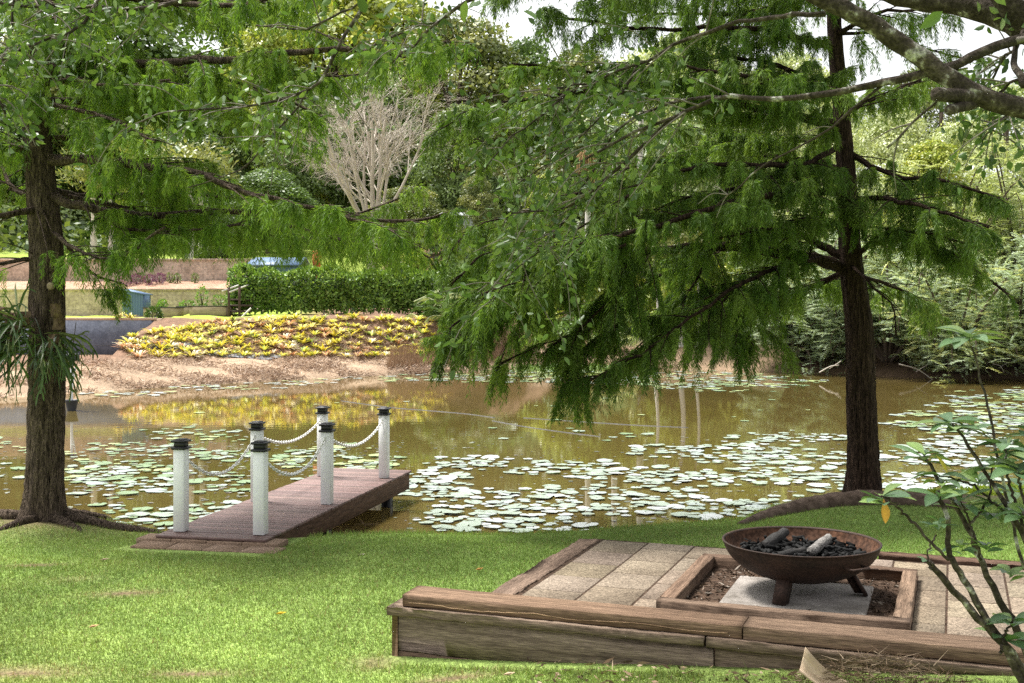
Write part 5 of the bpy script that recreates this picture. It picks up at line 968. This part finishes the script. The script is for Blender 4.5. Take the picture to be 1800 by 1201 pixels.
mb = MB()
for k in range(16):
    c = np.array([rnd.choice([-.14, -.2, -.05, .25, -.22, -.1]), rnd.uniform(-.24, -.05), rnd.uniform(-.08, .30)]); nq = 6; gx, gz = np.meshgrid(np.linspace(-1, 1, nq), np.linspace(-1, 1, nq)); rr = rnd.uniform(.03, .06); yaw = rnd.uniform(-1, 1); X_ = gx*rr; Z_ = gz*rr*1.3; Y_ = -.05+.6*(gx**2+gz**2)*rr+R.normal(0, .018, gx.shape)
    i, j = np.meshgrid(np.arange(nq-1), np.arange(nq-1), indexing='ij'); mb.add(np.stack([c[0]+X_*math.cos(yaw)-Y_*math.sin(yaw), c[1]+X_*math.sin(yaw)+Y_*math.cos(yaw), c[2]+Z_], -1).reshape(-1, 3), np.stack([i*nq+j, i*nq+j+1, (i+1)*nq+j+1, (i+1)*nq+j], -1).reshape(-1, 4))
mb.build('shield_fronds', M['shield'], sf)

# ------------------------------------------------------------------ lichen covered shade tree (trunk stands just outside the frame)
TB = np.array([3.35, 5.7, 0]); TB[2] = hz(3.35, 5.7)-.1
st_ = tag(empty('shade_tree', TB), 'lichen covered shade tree whose sawn thick branch crosses above the fire bowl', 'tree'); mt, mf = MB(), MB(); off = TB
LC = [(.085, .15, .036), (.115, .19, .048), (.06, .11, .028), (.15, .22, .06)]
def bl_leaves(o, d, L=.055, w=.030): 
    n = len(o); leaves6(mf, o, d, rdir(n), R.uniform(.7, 1.35, n)*L, R.uniform(.75, 1.2, n)*w, np.array(LC)[R.randint(0, 4, n)]*R.uniform(.8, 1.3, (n, 1)))
mg = MB()
def branch(pts, r0, r1=.006, leafy=0, t0=.3, sub=0, sl=(.3, .7), to=None, spread=.10):
    to = to if to is not None else mt; pts = np.asarray(pts, float); Lt = np.linalg.norm(np.diff(pts, axis=0), axis=1).sum(); n = max(10, int(Lt/.09)); q = smoothline(pts, n); q[1:-1] += R.normal(0, .0025 if r0 > .02 else min(.008, r0*.3+.003), q[1:-1].shape); tube(to, q, [r0, (r0+r1)/2, r1], 10 if r0 > .03 else 6, rough=.07); tn = unit(np.gradient(q, axis=0))
    for k in range(int(sub*.6+.5)):
        i = int((t0+(1-t0)*rnd.random())*(n-1)); d = unit(tn[i]*.7+rdir(1)[0]*np.array([1, 1, .7])); L = rnd.uniform(*sl)*(1 if leafy else .35); e = q[i]+d*L; m_ = q[i]+d*L*.5+rdir(1)[0]*.10*L; e = e+np.array([0, 0, -.22*L]); qq = smoothline([q[i], m_, e], 8); tube(mg, qq, [max(.003, r1*.9), .002], 4, cap=False)
        if leafy:
            m2 = max(3, int(leafy*L*52)); vv = R.rand(m2)**.7; o = np.stack([np.interp(vv, np.linspace(0, 1, 8), qq[:, c]) for c in range(3)], 1); bl_leaves(o+R.normal(0, .02+spread*.25, o.shape), unit(d*.5+rdir(m2)+np.array([0, 0, -.25])))
    return q
def B(lst, r0, **k): return branch(PT(lst), r0, **k)
YB = 5.5
branch([TB, TB+np.array([.0, .0, 1.2]), P(2170, 330, 5.6), P(2120, 240, 5.5)], .19, .13)
B([(2150, 300, 5.55), (2000, 240, 5.5), (1800, 193, 5.45), (1700, 158, 5.4), (1600, 88, 5.4), (1520, 35, 5.4), (1440, -5, 5.4), (1330, -70, 5.5), (1150, -130, 5.7)], .052, r1=.036)
B([(2120, 250, 5.6), (2000, 160, 5.9), (1850, 80, 6.0), (1760, 30, 6.1), (1680, 8, 6.2), (1600, -2, 6.3), (1500, -30, 6.4), (1300, -90, 6.6)], .085, r1=.04); B([(1850, 70, 5.9), (1770, 5, 5.9), (1740, -60, 6)], .075, r1=.05)
# sawn stubs
for a, b, r_ in (((1720, 172), (1645, 166), .032), ((1712, 182), (1668, 194), .024)): tube(mt, smoothline(PT([(a[0], a[1], 5.42), (b[0], b[1], 5.25)]), 6), [r_*1.15, r_, r_], 10, rough=.06)
B([(1900, 60, 5.7), (1800, 68, 5.6), (1740, 85, 5.5), (1690, 110, 5.45), (1640, 126, 5.4)], .030, r1=.022, sub=3)
B([(1640, 126, 5.4), (1560, 143, 5.5), (1480, 160, 5.6), (1380, 174, 5.8), (1270, 172, 6.0), (1200, 200, 6.1), (1110, 235, 6.2), (1010, 290, 6.3)], .021, r1=.006, leafy=.8, t0=.55, sub=16, sl=(.2, .6))
B([(1270, 172, 6.0), (1200, 175, 6.3), (1100, 215, 6.5), (1040, 300, 6.6), (1000, 380, 6.7), (930, 430, 6.8)], .010, r1=.004, leafy=.9, t0=.2, sub=22, sl=(.2, .6))
B([(1450, 25, 5.5), (1370, 28, 5.7), (1290, 40, 5.9), (1200, 75, 6.1), (1120, 115, 6.3), (1020, 150, 6.5), (930, 160, 6.6)], .014, r1=.005, leafy=.9, t0=.35, sub=30, sl=(.2, .6))
B([(1200, 200, 6.1), (1150, 240, 6.2), (1083, 297, 6.3), (1030, 343, 6.4), (993, 363, 6.5), (900, 375, 6.6)], .012, r1=.005, leafy=1., t0=.4, sub=20, sl=(.2, .55))
B([(1120, 115, 6.3), (1080, 180, 6.3), (1000, 260, 6.4), (900, 330, 6.5)], .008, r1=.003, leafy=1., t0=.1, sub=22, sl=(.15, .5)); B([(1000, 155, 6.5), (960, 200, 6.4), (900, 240, 6.4), (850, 300, 6.4)], .007, r1=.003, leafy=.9, t0=.1, sub=16, sl=(.15, .5)); B([(1000, 380, 6.7), (960, 430, 6.7), (900, 480, 6.7), (860, 540, 6.8)], .006, r1=.003, leafy=.9, t0=.1, sub=16, sl=(.15, .45))
B([(1560, 143, 5.5), (1450, 230, 5.7), (1330, 300, 5.9), (1260, 360, 6.1)], .007, r1=.003, sub=6, t0=.3, sl=(.2, .5)); B([(1690, 110, 5.45), (1650, 170, 5.5), (1560, 260, 5.6)], .006, sub=4); B([(1800, 150, 5.3), (1780, 90, 5.6), (1820, 40, 5.8)], .02)
for _ in range(3): B([(1790, 80+60*_, 5.8), (1760, 110+50*_, 5.9), (1740, 150+40*_, 6.0)], .008, leafy=1.0, t0=.2, sub=14, sl=(.15, .4))
# the high limb that runs over the lawn above the frame and sends twigs down into it
B([(1330, -70, 5.5), (1100, -120, 5.9), (850, -110, 6.3), (640, -90, 6.6), (400, -70, 6.9), (150, -90, 7.0), (-100, -80, 7.1)], .04, r1=.02)
B([(840, -5, 6.4), (800, 18, 6.4), (770, 40, 6.5), (730, 75, 6.5), (690, 110, 6.6)], .012, r1=.004, leafy=.8, t0=.3, sub=16, sl=(.2, .5)); B([(860, -100, 6.3), (845, -10, 6.4)], .014)
B([(680, -90, 6.6), (640, 0, 6.6), (610, 60, 6.6), (585, 105, 6.6), (555, 150, 6.6), (500, 174, 6.6), (430, 188, 6.6), (310, 193, 6.6), (250, 215, 6.6)], .014, r1=.004, leafy=.9, t0=.45, sub=34, sl=(.15, .5))
B([(420, -70, 6.9), (330, 0, 6.8), (240, 15, 6.8), (150, 14, 6.8), (70, 13, 6.8), (-40, 5, 6.8)], .016, r1=.007, leafy=1.1, t0=.2, sub=40, sl=(.15, .5)); B([(200, -60, 6.9), (145, 40, 6.7), (65, 78, 6.6), (-10, 110, 6.5)], .012, r1=.005, leafy=1.1, t0=.2, sub=34, sl=(.15, .5))
B([(540, 160, 6.6), (480, 240, 6.6), (420, 300, 6.7), (330, 330, 6.7)], .006, r1=.003, leafy=.5, t0=.2, sub=8, sl=(.15, .4)); B([(30, -60, 6.9), (20, 60, 6.8), (-10, 140, 6.7), (10, 200, 6.6)], .008, leafy=1., t0=.3, sub=20, sl=(.15, .4)); B([(640, 0, 6.6), (600, 20, 6.7), (540, 50, 6.8), (450, 45, 6.9)], .006, leafy=.6, t0=.3, sub=10, sl=(.15, .4)); B([(780, 35, 6.5), (700, 60, 6.6), (640, 90, 6.7)], .005, leafy=.9, t0=.2, sub=14, sl=(.1, .4))
# the crown itself, above and to the right of the picture
for k in range(420):
    c = np.array([rnd.uniform(-3, 5.5), rnd.uniform(4.2, 8.6), 0]); c[2] = rnd.uniform(4.15, 6.6)+.27*max(0, c[1]-6)
    if (c[0] < -1.2 and rnd.random() < .75) or (CZ+(HZ+210)*c[1]/F > c[2]): continue
    n = 42; q = R.normal(0, .26, (n, 3)); bl_leaves(c+q, unit(rdir(n)+np.array([0, 0, -.2])), .085, .05); tube(mg, smoothline([c+np.array([.5, 0, -.15]), c, c+rdir(1)[0]*.3], 5), [.012, .004], 4, cap=False)
for s in (mt, mf, mg): s.v = [v-off for v in s.v]
mt.build('trunk', M['lichen'], st_, smooth=True); mg.build('twigs', M['greytwig'], st_); mf.build('crown', M['leaf_gloss'], st_); print('shade', mf.n)

# ------------------------------------------------------------------ leafy shrub in the right corner
SB = np.array([1.98, 4.35, hz(1.98, 4.35)-.05]); sh_ = tag(empty('frangipani_shrub', SB), 'shrub with lichen flecked stems and whorls of large glossy leaves beside the sleeper wall', 'shrub'); mt, mf = MB(), MB()
def stem(lst, r0, r1, Y0=4.35):
    q = smoothline([P(*a) if len(a) == 3 else P(a[0], a[1], Y0) for a in lst], 26); q[1:] += R.normal(0, .003, q[1:].shape); tube(mt, q, [r0, r1], 8, rough=.12); return q
root_ = (1860, 1560, 4.35); stem([root_, (1850, 1330), (1815, 1210), (1770, 1140), (1710, 1075), (1655, 1015), (1632, 985)], .020, .010); stem([(1850, 1330), (1790, 1180), (1735, 1090), (1690, 1010), (1668, 970), (1665, 915), (1650, 865)], .016, .008)
stem([root_, (1850, 1280), (1800, 1130), (1760, 1060), (1725, 985), (1702, 930), (1665, 865), (1625, 805)], .020, .006, 4.5); stem([(1668, 985), (1610, 925), (1580, 893), (1553, 872)], .006, .0035, 4.25); stem([(1800, 1000, 4.6), (1770, 880, 4.6), (1745, 760, 4.6), (1728, 680, 4.6), (1702, 592, 4.6)], .007, .004); stem([root_, (1880, 1200), (1830, 1010), (1790, 925), (1740, 845), (1700, 780), (1675, 745)], .016, .004, 4.45)
stem([(1800, 930), (1775, 850), (1768, 790)], .007, .004, 4.4); stem([(1860, 1000), (1800, 880), (1790, 830)], .008, .004, 4.3); stem([(1760, 1150), (1765, 1120), (1780, 1090)], .007, .004, 4.3); stem([(1700, 930), (1735, 880), (1745, 820)], .006, .003, 4.5); stem([(1725, 985), (1705, 920), (1690, 880)], .006, .003, 4.45); stem([(1640, 990), (1635, 1000), (1630, 975), (1645, 940)], .005, .003, 4.3); stem([(1790, 925), (1720, 860), (1668, 838)], .006, .003, 4.45); stem([(1850, 1100, 4.3), (1810, 960, 4.3), (1800, 900, 4.3)], .014, .006)
def bigleaf(p, d, L, w, col, curl=.25):
    d = unit(np.array(d, float)); s = np.cross(d, [0, 0, 1.]); s = unit(s) if np.linalg.norm(s) > .05 else np.array([1., 0, 0]); s = unit(s+rdir(1)[0]*.35); s = unit(s-(s@d)*d); nrm = np.cross(s, d)
    V = []; pr = [.12, .42, .78, 1.0, .93, .62, .06]
    for k, wk in enumerate(pr):
        u = k/6; c = p+d*L*u-nrm*0+np.array([0, 0, -1])*curl*L*u*u; ww = w*.5*wk; V += [c-s*ww+nrm*ww*.28, c, c+s*ww+nrm*ww*.28]
    f = []
    for k in range(6): f += [(3*k, 3*k+1, 3*k+4, 3*k+3), (3*k+1, 3*k+2, 3*k+5, 3*k+4)]
    cc = np.array([np.array(col)*(1.35 if m_ % 3 == 1 else 1) for m_ in range(21)]); mf.add(V, f, cc)
LG = [(.09, .155, .07), (.125, .195, .10), (.07, .125, .06), (.16, .235, .075)]
def whorl(px, py, Y, n, L=.135, up=.5, seed=0):
    n = int(n*1.2); L *= 1.0
    p = P(px, py, Y); a0 = rnd.uniform(0, 6.28)
    for k in range(n):
        a = a0+k*2.4; e = rnd.uniform(-.15, 1.0)*up+.1; d = np.array([math.cos(a), math.sin(a), e]); bigleaf(p+np.array([0, 0, rnd.uniform(-.03, .01)]), d, L*rnd.uniform(.7, 1.15), L*.40*rnd.uniform(.85, 1.1), np.array(rnd.choice(LG))*rnd.uniform(.85, 1.2), rnd.uniform(.05, .45))
EX = [(rnd.uniform(1650, 1810), rnd.uniform(740, 1010), rnd.uniform(4.35, 4.75), 6, .12) for _ in range(3)]
for a in EX: whorl(*a)
for a in ((1553, 872, 4.25, 9, .12), (1702, 590, 4.6, 11, .15), (1672, 742, 4.45, 9, .14), (1700, 752, 4.5, 7, .12), (1625, 800, 4.5, 8, .13), (1768, 785, 4.4, 9, .14), (1655, 838, 4.45, 7, .12), (1745, 815, 4.5, 8, .13), (1790, 825, 4.3, 9, .15), (1650, 920, 4.3, 6, .08), (1690, 880, 4.45, 8, .12), (1740, 905, 4.5, 8, .12), (1690, 965, 4.4, 7, .08), (1780, 1088, 4.3, 7, .13), (1768, 1120, 4.35, 5, .13), (1800, 900, 4.3, 8, .13), (1650, 868, 4.35, 6, .12), (1735, 960, 4.4, 7, .09), (1775, 1010, 4.5, 5, .1), (1630, 975, 4.35, 3, .06), (1720, 840, 4.6, 8, .12), (1810, 760, 4.6, 8, .13)): whorl(*a)
bigleaf(P(1553, 878, 4.22), (.05, -.1, -1), .085, .042, (.55, .28, .05), 0); bigleaf(P(1645, 800, 4.45), (.3, -.2, -.5), .07, .035, (.5, .42, .04), .1)
for s in (mt, mf): s.v = [v-SB for v in s.v]
mt.build('stem', M['lichen'], sh_, smooth=True); mf.build('foliage', M['leaf_gloss'], sh_, smooth=True)
